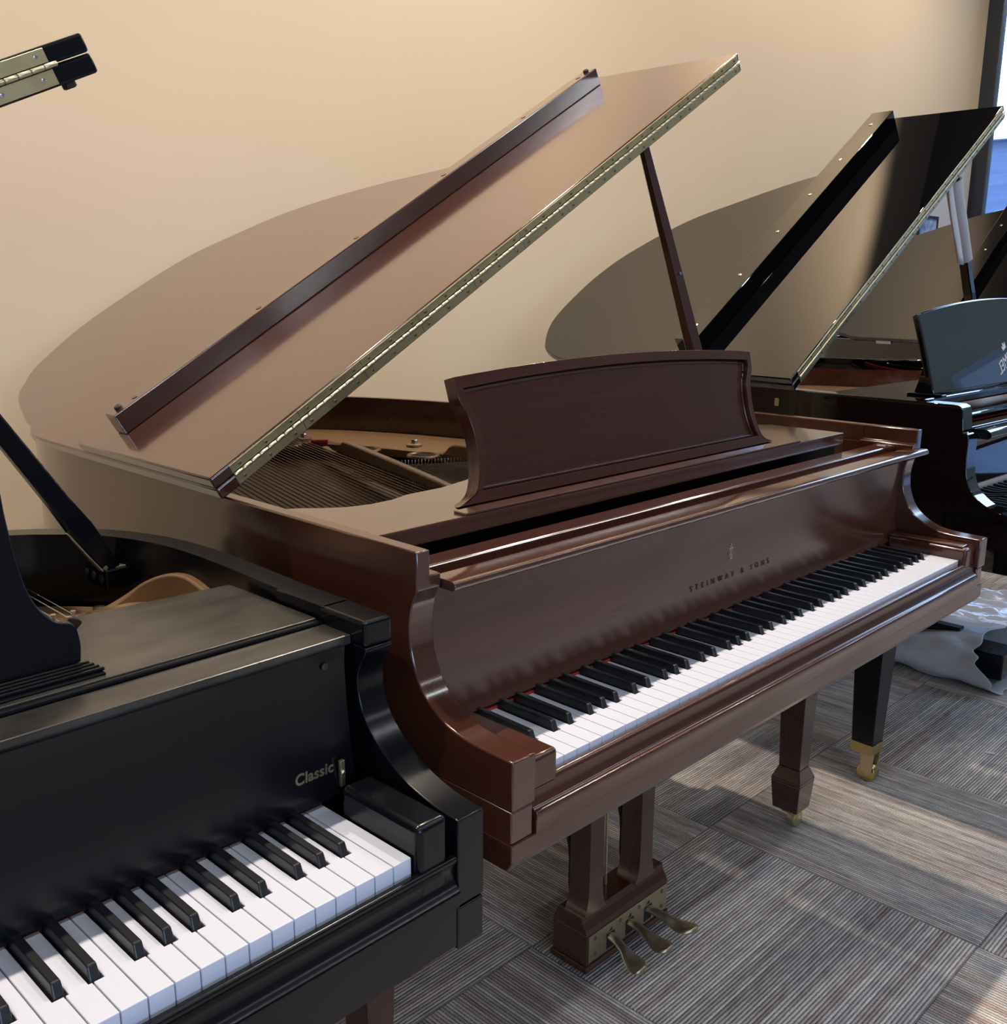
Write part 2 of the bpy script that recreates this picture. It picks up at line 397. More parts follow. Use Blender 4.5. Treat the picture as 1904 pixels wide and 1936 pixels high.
def make_lid(root, P, m_lid, brass, knuckles=True, hinge_from=.022, hinge_to=None, batten=None, screw_m=None, screw_on=True):
    m, zr, al, yh, L, tl = P['m'], P['zr'], P['al'], P['yh'], P['L'], P['tl']
    pl = [p for p in P['lid'] if p[1] > yh + .002]
    loc = (-m, 0, zr + .004); rot = (0, -al, 0)
    s0 = -.011
    prof = [(s0, yh)] + [(p[0] + (s0 if p[0] < .01 else 0), p[1]) for p in pl] + [(L, yh)]
    lid = put('lid', G().prism(prof, 0, tl, 'z'), m_lid, root, .003, 2, 40, loc, rot)
    flap = put('lid_flap', G().prism([(s0, yh), (s0, yh + P['fd']), (L, yh + P['fd']), (L, yh)], tl + .0012, 2 * tl, 'z'), m_lid, root, .003, 2, 40, loc, rot)
    h1 = hinge_to or L - .008
    # long brass hinge: leaf segments, knuckles, screws
    seg = .135; y = yh - .0012; s = hinge_from
    scr = G().lathe([(.0026, 0), (.0026, -.0008), (.0016, -.0014)], n=10, axis='y').mesh('hinge_screw'); scr.materials.append(screw_m or M_screw)
    while s < h1 - .01:
        e = min(s + seg, h1)
        put('hinge_leaf', G().box(s + .0004, e - .0004, y, yh + .001, tl + .0042, 2 * tl - .0022), brass, flap, .0004, 1)
        put('hinge_leaf', G().box(s + .0004, e - .0004, y, yh + .001, .0022, tl - .0030), brass, lid, .0004, 1)
        if screw_on:
            for d in (.017, .0675, .118):
                if s + d < e - .004:
                    put('hinge_screw', scr, None, flap, loc=(s + d, y, tl + .0042 + (tl - .0064) * .5))
                    put('hinge_screw', scr, None, lid, loc=(s + d - .003, y, (tl - .0008) * .5))
        s = e
    kl = .0163
    kg = G().lathe([(.0026, .0004), (.0031, .001), (.0031, kl - .001), (.0026, kl - .0004)], n=10, axis='x')
    if knuckles:
        kme = kg.mesh('hinge_knuckle'); kme.materials.append(M_brass2)
        kme.polygons.foreach_set('use_smooth', [True] * len(kme.polygons))
        s = hinge_from
        while s < h1 - kl * .5:
            put('hinge_knuckle', kme, None, lid, loc=(s, y - .0012, tl + .0006)); s += kl
    else:
        put('hinge_barrel', G().tube([(hinge_from, y - .0012, tl + .0006), (h1, y - .0012, tl + .0006)], .003, 8), M_brass2, lid, 0, 2, 40)
    if batten:
        b0, b1, by0, by1, bh = batten
        bt = put('batten', G().box(b0, b1, by0, by1, 2 * tl + .0003, 2 * tl + bh), m_lid, flap, .0018, 2)
    return lid, flap

def caster(root, name, c, r, m, fork=True):
    o = put(name, G().lathe([(r * .55, -.011), (r * .92, -.011), (r, -.008), (r, .008), (r * .92, .011), (r * .55, .011)], n=24, axis='x', c=(c[0], c[1], c[2] + r)), m, root, 0, 2, 40)
    put('caster_axle', G().lathe([(.005, -.019), (.006, -.017), (.006, .017), (.005, .019)], n=12, axis='x', c=(c[0], c[1], c[2] + r)), m, o)
    if fork:
        g = G()
        for sx in (-1, 1):
            g.box(c[0] + sx * .016 - .002, c[0] + sx * .016 + .002, c[1] - .008, c[1] + .022, c[2] + r * .7, c[2] + r * 2.4)
        g.box(c[0] - .018, c[0] + .018, c[1] - .006, c[1] + .024, c[2] + r * 2.1, c[2] + r * 2.5)
        put('caster_fork', g, m, o, .001)
    return o

def slip_profile(z0, y_f, ztop):
    """ogee key slip in (y,z)"""
    h = ztop - z0
    pts = [(-.004, ztop - .001), (-.0065, ztop), (-.0095, ztop - .0006), (-.0118, ztop - .003), (-.0125, ztop - .007)]
    for k in range(7):
        a = k / 6 * math.pi / 2
        pts.append((-.0125 - (abs(y_f) - .0125) * (1 - math.cos(a)), ztop - .008 - (h * .38) * math.sin(a)))
    pts += [(y_f - .001, ztop - .010 - h * .40), (y_f - .0012, ztop - .014 - h * .40), (y_f, ztop - .018 - h * .40), (y_f, z0), (-.004, z0)]
    return pts

# ================================================================== 1. mahogany grand piano (centre)
def brown_piano():
    root = empty('grand_piano')
    tag(root, 'reddish-brown mahogany grand piano with raised lid and full white keyboard, centre', 'grand piano')
    m, th, zk, za, ya, zr, yr, ct = .0868, .0375, .735, .7716, -.0219, .9766, .1328, .0206
    xl, xr = -m, KW + m
    zb = .636
    # outer case
    lidpl = outline(OUT_BROWN)
    case = [(-m, 0), (-m, .5), (-m, 1.0), (-m + .012, 1.20), (-.043 + .002, 1.355), (0.006, 1.455), (.045, 1.510), (.105, 1.567), (.255, 1.633), (.415, 1.650), (.555, 1.637),
            (.645, 1.590), (.782, 1.468), (.882, 1.272), (.953, 1.045), (1.02, .912), (1.12, .80), (1.215, .71), (1.275, .63), (1.305, .55), (xr, .45), (xr, .0)]
    pts, inn = make_rim(root, outline(case), .25, .665, zr, .022, M_wy)
    # arms with scroll
    curve = [(.1328, .931), (.139, .919), (.143, .909), (.1462, .892), (.1472, .881), (.1462, .862), (.144, .849), (.139, .834), (.132, .819), (.122, .806), (.110, .796), (.088, .783), (.063, .7755), (.031, .7722), (ya, za)]
    curve = crom(curve, 4)
    for sx, x0, x1 in ((1, xl, xl + th), (-1, xr - th, xr)):
        low = [(yr, .946), (yr, .934)] + curve + [(ya, .7115), (.25, .7115), (.25, .946)]      # scroll outline below the cheek
        xo, xm, xi = (x0, x0 + ct, x1) if sx > 0 else (x1, x1 - ct, x0)
        n_ = len(low); v = []
        for X in (xo, xm, xi): v += [(X, y, z) for y, z in low]
        e = len(v); v += [(xo, yr, zr), (xo, .25, zr), (xm, yr, zr), (xm, .25, zr)]
        f = [tuple([e, ] + list(range(n_)) + [e + 1]), tuple(range(2 * n_, 3 * n_))]
        for k in range(n_ - 2):                                    # front, tip and underside strips (the back stays open)
            for c in (0, 1): f.append((c * n_ + k, c * n_ + k + 1, (c + 1) * n_ + k + 1, (c + 1) * n_ + k))
        f.append((n_, 2 * n_, 3 * n_ - 1, 2 * n_ - 1))             # ledge behind the upper strip
        f += [(n_, 2 * n_ - 1, e + 3, e + 2), (0, n_, e + 2, e), (e, e + 2, e + 3, e + 1)]
        g = G().add(v, f)
        g.prism([(ya + .002, .7105), (ya + .002, .671), (.25, .671), (.25, .7105)], x0 + (.0005 if sx > 0 else .002), x1 - (.002 if sx > 0 else .008), 'x')
        put('arm', g.drop_y(.25), M_wy, root, .0022, 2, 40)
    # key bed + key slip + blocks
    put('key_bed', G().prism([(ya + .001, .671), (ya + .001, .648), (ya + .008, zb), (.62, zb), (.62, .671)], xl, xr, 'x'), M_wx, root, .0015)
    put('key_bed_back', G().box(xl + .03, xr - .05, .62, .98, .640, .671), M_wx, root)
    put('key_slip', G().prism(slip_profile(.6712, -.0232, .7275), xl + th + .0006, xr - th - .0006, 'x'), M_wx, root, .0008, 2, 50)
    for a, b_ in ((xl + th + .001, -.0015), (KW + .0015, xr - th - .001)):
        kb = put('key_block', G().box(a, b_, -.0125, .148, .671, .7585), M_wx, root, .006, 4, 50)
        if a > 1: put('block_cap', G().box(a + .004, b_ - .008, -.003, .147, .7580, .7625), M_wx, kb, .002)
    # fallboard, lip, rails
    prof = [(.1500, .9265), (.1530, .905), (.1555, .880), (.1568, .850), (.1570, .820), (.1560, .795), (.1540, .772), (.151, .755), (.147, .744)]
    prof = crom(prof, 4)
    back = [(y + .016, z) for y, z in prof[::-1]]
    fb = put('fallboard', G().prism(prof + back, xl + th + .0008, xr - th - .0008, 'x'), M_wx, root, 0, 2, 50)
    lip = [(.150, .938), (.116, .938), (.1115, .9365), (.1095, .933), (.1095, .9305), (.1120, .9265), (.1165, .9255), (.150, .9255)]
    put('fallboard_lip', G().prism(lip, xl + th + .0008, xr - .012, 'x'), M_wl, fb, .0008, 2, 40)
    nm = text_mesh('STEINWAY & SONS', .0135, .0002, 0, 2.35)
    o = put('lettering', nm, M_dimletter, fb, loc=(.627, .1549, .7925), rot=(R(-3), 0, 0)); o.scale = (1.0, 1, 1)
    lw = .00042
    ly = G()
    for sx in (-1, 1):
        ly.tube([(sx * q[0], 0, q[1]) for q in crom([(.0008, -.011), (.004, -.008), (.0055, -.002), (.0028, .003), (.003, .008), (.0065, .010)], 5)], lw, 5)
    ly.tube([(-.0065, 0, .0045), (.0065, 0, .0045)], lw, 5)
    for q in (-.0014, .0014): ly.tube([(q, 0, -.009), (q, 0, .004)], lw * .6, 4)
    ly.box(-.003, .003, -.0004, .0004, -.0135, -.0115); ly.box(-.0008, .0008, -.0004, .0004, .006, .013)
    put('lyre_emblem', ly, M_goldletter, fb, loc=(.6225, .1564, .8385)).scale = (1.1, 1, 1.05)
    put('lock_rail', G().prism([(.171, .9405), (.1735, .9425), (.2085, .9425), (.2105, .9405), (.2105, .915), (.171, .915)], xl + ct + .0005, xr - ct - .0005, 'x'), M_wl, root, .0012)
    put('lock_plate', G().box(1.24, 1.262, .180, .198, .9420, .9434), M_steel, root, .001)
    for a, b_ in ((xl + ct, xl + ct + .004), (xr - ct - .004, xr - ct)):
        put('cheek_ledge', G().box(a, b_, .17, .45, .90, .940), M_wy, root, .0008)
    # action seen through the gap
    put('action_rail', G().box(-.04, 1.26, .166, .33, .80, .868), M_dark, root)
    put('gap_shade_board', G().box(-.04, 1.26, .300, .306, .80, .9475), M_dark, root)  # near-black board added to keep the gap under the shelf dark
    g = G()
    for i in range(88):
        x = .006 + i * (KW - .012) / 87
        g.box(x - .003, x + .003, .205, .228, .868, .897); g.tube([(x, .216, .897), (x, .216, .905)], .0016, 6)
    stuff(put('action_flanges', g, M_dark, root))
    # music desk shelf
    sz = .9725
    sh = [(-.0655, .236), (1.165, .236), (1.165, .405), (1.14, .425), (.98, .425), (.97, .44), (.30, .44), (.26, .418), (.19, .400), (.12, .398), (.085, .386), (.045, .384), (.01, .392), (-.018, .410), (-.040, .430), (-.0655, .445)]
    shelf = put('music_shelf', G().prism(sh, sz - .024, sz, 'z'), M_wl, root, .0015)
    put('shelf_step', G().box(.09, .985, .2365, .262, sz, sz + .0035), M_wl, shelf, .001)
    put('side_rail', G().box(-.0655, -.02, .236, .46, .925, sz - .0245), M_wx, root, .001)
    # music desk: panel with moulded frame, arched top, waisted sides
    H = .178
    def side(t):      # half width at height t*H
        pts_ = crom([(.418, 0.0), (.400, .025), (.382, .09), (.371, .22), (.366, .38), (.366, .55), (.372, .70), (.382, .80), (.384, .90), (.385, 1.0)], 6)
        for (a, ta), (b_, tb) in zip(pts_, pts_[1:]):
            if ta <= t <= tb + 1e-9: return a + (b_ - a) * (t - ta) / max(tb - ta, 1e-9)
        return pts_[-1][0]
    def desk_outline(ins_side, ins_top, ins_bot, n=26):
        out = []
        z0 = ins_bot
        for k in range(n + 1):
            t = z0 / H + (1 - ins_top / H - z0 / H) * k / n; out.append((side(max(0, t)) - ins_side, t * H))
        xt = out[-1][0]
        for k in range(1, 24):
            x = xt * (1 - 2 * k / 24); out.append((x, out[n][1] + .0145 * (1 - (x / xt) ** 2)))
        return out + [(-x, z) for x, z in out[:n + 1][::-1]]
    desk = put('music_desk', G().prism(desk_outline(0, 0, 0), .010, .0215, 'y'), M_wx, root, .001, 2, 40, loc=(.5305, .276, sz + .002), rot=(R(-14.5), 0, 0))
    for oc in [0]:
        a, b_ = desk_outline(0, 0, 0), desk_outline(.013, .016, .016)
        n = len(a)
        v = [(x, -.001, z) for x, z in a] + [(x, -.001, z) for x, z in b_] + [(x, .0105, z) for x, z in a] + [(x, .0105, z) for x, z in b_]
        f = []
        for i in range(n):
            j = (i + 1) % n
            f += [(i, j, n + j, n + i), (n + i, n + j, 3 * n + j, 3 * n + i), (2 * n + i, 2 * n + j, j, i)]
        put('desk_frame', G().add(v, f), M_wx, desk, .002, 2, 40)
    bead = desk_outline(.0165, .0195, .0195)
    put('desk_bead', G().tube([(x, .0095, z) for x, z in bead + bead[:1]], .0032, 8, False), M_wx, desk, 0, 2, 60)
    # iron plate, strings, soundboard
    board = [(p[0] * 1, p[1]) for p in inn if p[1] > .3]
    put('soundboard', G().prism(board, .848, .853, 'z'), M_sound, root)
    # plate: a flange that follows the bent side, bass-side rail, pin block field
    bent = [p for p in inn if p[0] > .2 and p[1] > .46]
    bi = offset(bent, .23)
    flange = put('iron_plate', G().prism(bent + bi[::-1], .872, .889, 'z'), M_plate, root, .003, 2, 40)
    put('plate_pin_field', G().box(-.05, 1.25, .34, .50, .872, .886), M_plate, flange, .003)
    sp = [p for p in inn if p[0] < .25 and p[1] > .46]
    put('plate_bass_rail', G().prism(sp + offset(sp, .05)[::-1], .868, .880, 'z'), M_plate, flange, .002)
    def strut(a, b_, w, z0, z1, far_lift):
        d = Vector((b_[0] - a[0], b_[1] - a[1])); L = d.length; ang = math.atan2(d.y, d.x)
        pr = crom([(0, z1 - .010), (.04, z1 - .004), (L * .3, z1), (L - .10, z1 + far_lift), (L - .04, z1 + far_lift - .006), (L - .005, z1 - .030), (L + .05, z1 - .038), (L + .10, z1 - .034)], 5)
        pr = pr + [(L + .10, z0), (0, z0)]
        put('plate_strut', G().prism(pr, -w / 2, w / 2, 'y'), M_plate, flange, .005, 3, 40, loc=(a[0], a[1], 0), rot=(0, 0, ang))
    strut((.345, .49), (.548, 1.145), .017, .868, .926, .000)
    strut((.66, .49), (.72, .98), .017, .868, .920, .0)
    strut((1.0, .48), (1.02, .72), .017, .868, .915, 0)
    for hx, hy in ((.621, 1.143), (.667, .990), (.765, .935), (.53, 1.33), (.86, .80)):
        ring = crom([(.028, 0), (.032, .004), (.036, .0035), (.038, 0)], 3)
        g = G(); n = 28; v = []; f = []
        for r_0, h_0 in ring: v += [(r_0 * math.cos(2 * math.pi * k / n), r_0 * math.sin(2 * math.pi * k / n), h_0) for k in range(n)]
        for i in range(len(ring) - 1):
            for k in range(n): f.append((i * n + k, i * n + (k + 1) % n, (i + 1) * n + (k + 1) % n, (i + 1) * n + k))
        g.add(v, f); put('plate_ring', g, M_plate, flange, 0, 2, 60, loc=(hx, hy, .889))
        put('ring_hole', G().lathe([(.0285, 0), (.0285, .0012)], n=28), M_dark, flange, loc=(hx, hy, .8888))
    for bx, by in ((.735, 1.10), (.86, .915), (.60, 1.36)):
        put('plate_bolt', G().lathe([(.020, 0), (.019, .006), (.012, .009)], n=20), M_plate, flange, 0, 2, 40, loc=(bx, by, .889))
        put('bolt_head', G().lathe([(.009, 0), (.009, .007), (.007, .009)], n=6), M_steel, flange, .0006, loc=(bx, by, .898))
    g = G()
    for i in range(34):          # overspun bass strings
        x0 = -.045 + i * .0119; g.tube([(x0, .36, .905), (x0 + .02, .60, .906), (x0 + .22, 1.36, .903)], .0016 if i < 20 else .0012, 5)
    stuff(put('bass_strings', g, M_string, root, 0, 2, 60))
    g = G()
    for i in range(92):
        x0 = .40 + i * .0090; y1 = .93 - max(0, x0 - .55) * .55
        g.tube([(x0, .36, .893), (x0 - .01, max(.56, y1), .892)], .0007, 4)
    stuff(put('treble_strings', g, M_steel, root))
    g = G(); random.seed(3)
    for i in range(64):
        t = i / 63; g.tube([(.33 + .2 * t, .50 + .62 * t, .894), (.338 + .2 * t, .505 + .62 * t, .909)], .0012, 5)
        g.tube([(.55 + .40 * t, .935 - .22 * t, .889), (.55 + .40 * t, .935 - .22 * t, .900)], .0014, 5)
    stuff(put('hitch_pins', g, M_steel, root))
    put('stringing_braid', G().tube([(.54, 1.24, .905), (.565, 1.21, .906)], .006, 8), M_red, flange)
    # lid
    P = dict(m=m, zr=zr, al=R(29.95), yh=.5376, L=1.4614, tl=.0187, lid=lidpl, fd=.4364)
    lid, flap = make_lid(root, P, M_wl, M_brass, True, batten=(.033, 1.405, .866, .900, .037))
    n2 = 2 * P['tl'] + .037
    btn = G().lathe([(.0065, 0), (.0065, .004), (.005, .0055)], n=16).mesh('rubber_button'); btn.materials.append(M_rubber)
    plug = G().lathe([(.0058, 0), (.0058, .0008)], n=16).mesh('screw_plug'); plug.materials.append(M_wz)
    for s in (.052, 1.388): put('rubber_button', btn, None, flap, loc=(s, .883, n2))
    for s in (.085, .365, .62, .88, 1.15, 1.355): put('screw_plug', plug, None, flap, .0003, loc=(s, .883, n2))
    # lid prop
    a, b_ = Vector((1.268, .625, .955)), Vector((.955, .625, 1.562))
    d = (b_ - a).normalized(); u = Vector((0, 1, 0)); w = d.cross(u)
    v = []
    for p, hw in ((a, .016), (a + d * .1, .0175), (b_ - d * .02, .0105), (b_, .009)):
        v += [p + w * hw + u * hw * .75, p - w * hw + u * hw * .75, p - w * hw - u * hw * .75, p + w * hw - u * hw * .75]
    f = [(0, 1, 2, 3), (15, 14, 13, 12)] + [(4 * i + k, 4 * i + (k + 1) % 4, 4 * i + 4 + (k + 1) % 4, 4 * i + 4 + k) for i in range(3) for k in range(4)]
    pr = put('lid_prop', G().add(v, f), M_wz, root, .003, 2, 40)
    put('prop_pin', G().lathe([(.0035, 0), (.0035, .003)], n=10, axis='y'), M_steel, pr, loc=tuple(a + d * .38 + Vector((0, -.0155, 0))))
    # legs
    def leg(cx, cy, flip=1):
        g = G()
        g.taper((cx, cy), (.030, .032), .050, (cx, cy), (.0365, .0375), .122)
        g.taper((cx, cy), (.0365, .0375), .122, (cx, cy), (.0365, .0375), .129)
        g.taper((cx, cy), (.0365, .0375), .129, (cx, cy), (.0225, .027), .158)
        g.taper((cx, cy), (.0225, .027), .158, (cx, cy), (.038, .040), .640)
        o = put('leg', g, M_wz, root, .0018)
        put('caster_wheel', G().lathe([(.012, -.010), (.020, -.010), (.0215, -.007), (.0215, .007), (.020, .010), (.012, .010)], n=24, axis='y', c=(cx + .008, cy - .008, .0215)), M_brass, o, 0, 2, 40)
        put('caster_hub', G().lathe([(.006, -.013), (.008, -.012), (.008, .012), (.006, .013)], n=12, axis='y', c=(cx + .008, cy - .008, .0215)), M_brass2, o, 0, 2, 40)
        put('caster_yoke', G().box(cx - .014, cx + .014, cy - .012, cy + .018, .036, .052), M_brass, o, .003)
    leg(1.246, .330); leg(KW - 1.246, .330); leg(.33, 1.40)
    # pedal lyre
    ly = empty('pedal_lyre', (0, 0, 0), 0, root)
    x0, x1, y0, y1 = .476, .729, .321, .407
    put('lyre_base', G().box(x0, x1, y0 + .002, y1, .016, .090).box(x0 - .004, x1 + .004, y0 - .001, y1 + .004, .012, .026)
        .prism([(y0 + .001, .090), (y0 + .004, .100), (y0 + .013, .112), (y0 + .016, .126), (y1 - .014, .126), (y1 - .006, .108), (y1, .090)], x0 - .001, x1 + .001, 'x'), M_wx, ly, .0015)
    put('brass_plate', G().box(x0 + .004, x1 - .003, y0 - .0006, y0 + .003, .032, .0885), M_brassd, ly, .0004)
    for px in (.505, .660):
        c = px; yy = .352
        g = G()
        prof = []
        rows = crom([(.034, .126), (.028, .134), (.0235, .148), (.0205, .17), (.0195, .22), (.0205, .34), (.026, .48), (.032, .56), (.036, .64)], 4)
        for (h0, z0), (h1, z1) in zip(rows, rows[1:]): g.taper((c, yy), (h0, .024), z0, (c, yy), (h1, .024), z1)
        put('lyre_pillar', g, M_wz, ly)
        g = G()
        pts_ = crom([(c - .004, .374, .14), (c - .005, .385, .24), (c - .004, .42, .36), (c, .47, .47), (c, .56, .62)], 5)
        g.tube(pts_, [.010 + .003 * math.sin(i * .9) for i in range(len(pts_))], 6); put('lyre_brace', g, M_dark, ly)
    for rx in (.560, .575, .590): put('pedal_rod', G().tube([(rx, .372, .09), (rx, .376, .640)], .0028, 8), M_brassd, ly)
    pp = crom([(0, 0, .0105), (.02, .001, .0105), (.045, -.0045, .0115), (.065, -.010, .0175), (.082, -.012, .0225), (.095, -.0105, .0215), (.103, -.009, .0140), (.1055, -.009, .003)], 4)
    for k, (sx, ex) in enumerate(((.544, .515), (.603, .600), (.662, .684))):
        g = G(); v = []; f = []; n = 10
        for i, (d_, dz, hw) in enumerate(pp):
            t = d_ / .1055; cx_ = sx + (ex - sx) * t ** 1.3
            for q in range(n):
                an = 2 * math.pi * q / n; v.append((cx_ + hw * math.cos(an), y0 + .012 - d_ - .006, .060 + dz + .0065 * math.sin(an) * (1 if i < len(pp) - 3 else .6)))
        for i in range(len(pp) - 1):
            for q in range(n): f.append((i * n + q, i * n + (q + 1) % n, (i + 1) * n + (q + 1) % n, (i + 1) * n + q))
        f += [tuple(range(n)), tuple(range(len(pp) * n - 1, (len(pp) - 1) * n - 1, -1))]
        put('pedal', g.add(v, f), M_brassd, ly, 0, 2, 60)
        put('pedal_slot', G().box(sx - .012, sx + .012, y0 - .0012, y0 - .0004, .036, .068), M_dark, ly)
        put('plate_notch', G().prism([(sx - .005, .0715), (sx + .004, .0715), (sx + .004, .0785)], y0 - .0012, y0 - .0004, 'y'), M_dark, ly)
    ps = G().lathe([(.0042, 0), (.0042, -.001), (.003, -.0016)], n=12, axis='y').mesh('plate_screw'); ps.materials.append(M_screw)
    for x, z in ((.497, .078), (.497, .045), (.573, .079), (.633, .079), (.708, .078), (.708, .045)): put('plate_screw', ps, None, ly, loc=(x, y0 - .0006, z))
    build_keys(root, zk)
    return root
brown_piano()

# ================================================================== 2. satin black grand piano (left foreground)
def satin_piano():
    root = empty('grand_piano', (-1.4427, -.0265, 0), R(.76))
    tag(root, 'satin black grand piano in the left foreground, cropped by the picture edge', 'grand piano')
    m, th, zk, za, ya, zr, yr, ct = .0895, .0378, .7127, .7367, -.0135, .9163, .131, .037
    xl, xr = -m, KW + m
    zb = .585
    case = [(xl, 0), (xl, .6), (xl, .95), (-.06, 1.14), (.02, 1.29), (.16, 1.375), (.34, 1.38), (.52, 1.30), (.70, 1.16), (.87, 1.03), (1.04, .905), (1.166, .822), (1.215, .782), (1.268, .722), (1.300, .645), (1.316, .56), (1.318, .45), (1.3115, .3), (xr, .2), (xr, 0)]
    pts, inn = make_rim(root, outline(case), .30, .60, zr, .034, M_bs)
    curve = [(.1305, .884), (.134, .876), (.140, .867), (.1465, .852), (.1475, .840), (.146, .826), (.139, .806), (.126, .789), (.107, .773), (.077, .755), (.052, .746), (.021, .7395), (ya, za)]
    curve = crom(curve, 4)
    for sx, x0, x1 in ((1, xl, xl + th), (-1, xr - th, xr)):
        g = G()
        g.prism([(.30, zr), (.205, zr), (.205, .8865), (yr + .002, .8865)] + curve + [(ya, .6368), (.30, .6368)], x0, x1, 'x')
        g.prism([(ya + .001, .6335), (ya + .001, zb), (.30, zb), (.30, .6335)], x0, x1, 'x')
        put('arm', g.drop_y(.30), M_bs, root, .0022, 2, 40)
        put('arm_cap', G().box(x0 - .0008, x1 + .0008, yr, .215, .8865, zr), M_bs, root, .0045, 3)
    put('key_bed', G().prism([(ya + .004, .655), (ya + .004, .640), (ya + .002, .637), (ya + .002, zb + .004), (.60, zb + .004), (.60, .655)], xl + th, xr - th, 'x'), M_bs, root, .001)
    put('key_bed_back', G().box(xl + .03, xr - .03, .30, .95, .60, .64), M_bs, root)
    prof = [(-.004, .6955), (-.0105, .6955), (-.0125, .692), (-.0105, .686), (-.0085, .678), (-.0085, .671), (-.0110, .664), (-.0165, .6585), (-.0195, .657), (-.0195, .6515), (-.0165, .6505), (-.0165, .6385), (-.004, .6385)]
    put('key_slip', G().prism(crom(prof[:9], 4)[:-1] + prof[8:], xl + th + .0005, xr - th - .0005, 'x'), M_bs, root, .0006, 2, 50)
    for a, b_ in ((xl + th + .001, -.0015), (KW + .0015, xr - th - .009)):
        put('key_block', G().box(a, b_, -.009, .118, .64, .7465), M_bs, root, .007, 4, 50)
    # fallboard with folding top
    prof = crom([(.150, .888), (.1515, .870), (.1500, .83), (.146, .79), (.142, .755), (.1395, .735), (.1395, .722)], 4)
    fb = put('fallboard', G().prism(prof + [(y + .016, z) for y, z in prof[::-1]], xl + th + .012, xr - th - .014, 'x'), M_bs, root, 0, 2, 50)
    put('fallboard_leaf', G().box(xl + th + .002, xr - th - .001, .1545, .2045, .886, .8975), M_bsd, root, .002)
    tm = text_mesh('Classic', .0170, .0002, .12, 1.06, bold=.00045)
    put('lettering', tm, M_goldletter, fb, loc=(1.2075, .1415, .7520), rot=(R(-5), 0, 0))
    hg = put('fallboard_hinge', G().box(KW + .0155, KW + .0215, .1345, .139, .733, .764), M_brass, fb, .0006)
    put('hinge_screw', G().lathe([(.0028, 0), (.0028, -.0012), (.0015, -.002)], n=12, axis='y'), M_brass2, fb, loc=(KW + .0185, .1345, .750))
    put('bumper_button', G().lathe([(.0042, 0), (.0042, -.002), (.003, -.003)], n=14, axis='y'), M_rubber, fb, loc=(KW + .010, .1505, .872))
    # music shelf, desk, tray
    sz = .9025
    sh = [(xl + th, .214), (xr - th - .004, .214), (xr - th - .004, .398), (1.073, .414)] + crom([(1.070, .413), (1.077, .403), (1.076, .390), (1.066, .376), (1.052, .359), (1.035, .344), (1.00, .337)], 5) + [(.28, .335), (.10, .40), (xl + th, .40)]
    shelf = put('music_shelf', G().prism(sh, sz - .016, sz, 'z'), M_bsd, root, .0025)
    put('shelf_edge', G().box(xl + th, xr - th - .004, .206, .2135, sz - .012, sz - .001), M_bs, shelf, .003, 3)
    tr = put('desk_tray', G().box(.18, 1.026, .222, .262, sz, sz + .0022), M_bs, shelf, .0008)
    for k in range(4): put('tray_rib', G().box(.18, 1.028 - .0012 * k, .228 + .0085 * k, .2325 + .0085 * k, sz + .002, sz + .0058), M_bs, tr, .0014)
    half = crom([(.399, 0), (.402, .02), (.398, .040), (.380, .048), (.364, .072), (.357, .108), (.3535, .16), (.355, .205), (.362, .24)], 5)
    dp = [(x, z) for x, z in half] + [(.362 * (1 - 2 * k / 20), .24 + .02 * (1 - (1 - 2 * k / 20) ** 2)) for k in range(1, 20)] + [(-x, z) for x, z in half[::-1]]
    put('music_desk', G().prism(dp, 0, .014, 'y'), M_bs, root, .0022, 2, 40, loc=(.622, .2655, sz + .002), rot=(R(-12), 0, 0))
    # inside: plate, pins, prop block and prop
    board = [p for p in inn if p[1] > .32]
    put('soundboard', G().prism(board, .755, .760, 'z'), M_sound, root)
    pl = put('iron_plate', G().prism(offset(board, .012), .800, .812, 'z'), M_plate, root, .003)
    rib = crom([(1.02, .66, .830), (1.10, .64, .829), (1.165, .625, .832), (1.20, .615, .836), (1.228, .605, .850), (1.25, .590, .868), (1.268, .560, .882), (1.278, .52, .886), (1.279, .46, .874), (1.275, .40, .858)], 6)
    v = []; f = []
    for i, (x, y, z) in enumerate(rib):
        a = Vector(rib[max(i - 1, 0)][:2]); b_ = Vector(rib[min(i + 1, len(rib) - 1)][:2]); d = (b_ - a).normalized(); nx, ny = -d.y * .007, d.x * .007
        v += [(x - nx, y - ny, .81), (x - nx, y - ny, z), (x + nx, y + ny, z), (x + nx, y + ny, .81)]
    for i in range(len(rib) - 1):
        for k in range(4): f.append((4 * i + k, 4 * i + (k + 1) % 4, 4 * i + 4 + (k + 1) % 4, 4 * i + 4 + k))
    f += [(0, 1, 2, 3), tuple(range(4 * len(rib) - 1, 4 * len(rib) - 5, -1))]
    put('plate_rib', G().add(v, f), M_plate, pl, .003, 2, 50)
    put('plate_web', G().box(.90, 1.255, .36, .60, .812, .842), M_plate, pl, .004)
    g = G()
    pin = G().tube([(0, 0, 0), (0, 0, .016), (0, 0, .024)], [.0026, .0026, .0036], 8).mesh('tuning_pin'); pin.materials.append(M_steel)
    for i in range(18):
        for j in range(3):
            x = 1.13 - i * .024 + (j % 2) * .010; y = .500 + j * .022 + .004 * math.sin(i * 2.1)
            put('tuning_pin', pin, None, pl, loc=(x, y, .842))
            g.tube([(x, y, .852), (x + .006, y + .26, .850)], .0006, 4)
    stuff(put('strings', g, M_steel, pl))
    put('plate_screw', G().lathe([(.009, 0), (.008, .005), (.004, .006)], n=14), M_steel, pl, 0, 2, 40, loc=(1.205, .640, .826))
    blk = put('prop_block', G().prism([(1.226, .655), (1.292, .655), (1.292, .700), (1.265, .735), (1.226, .742)], .846, .875, 'z'), M_bs, root, .0015)
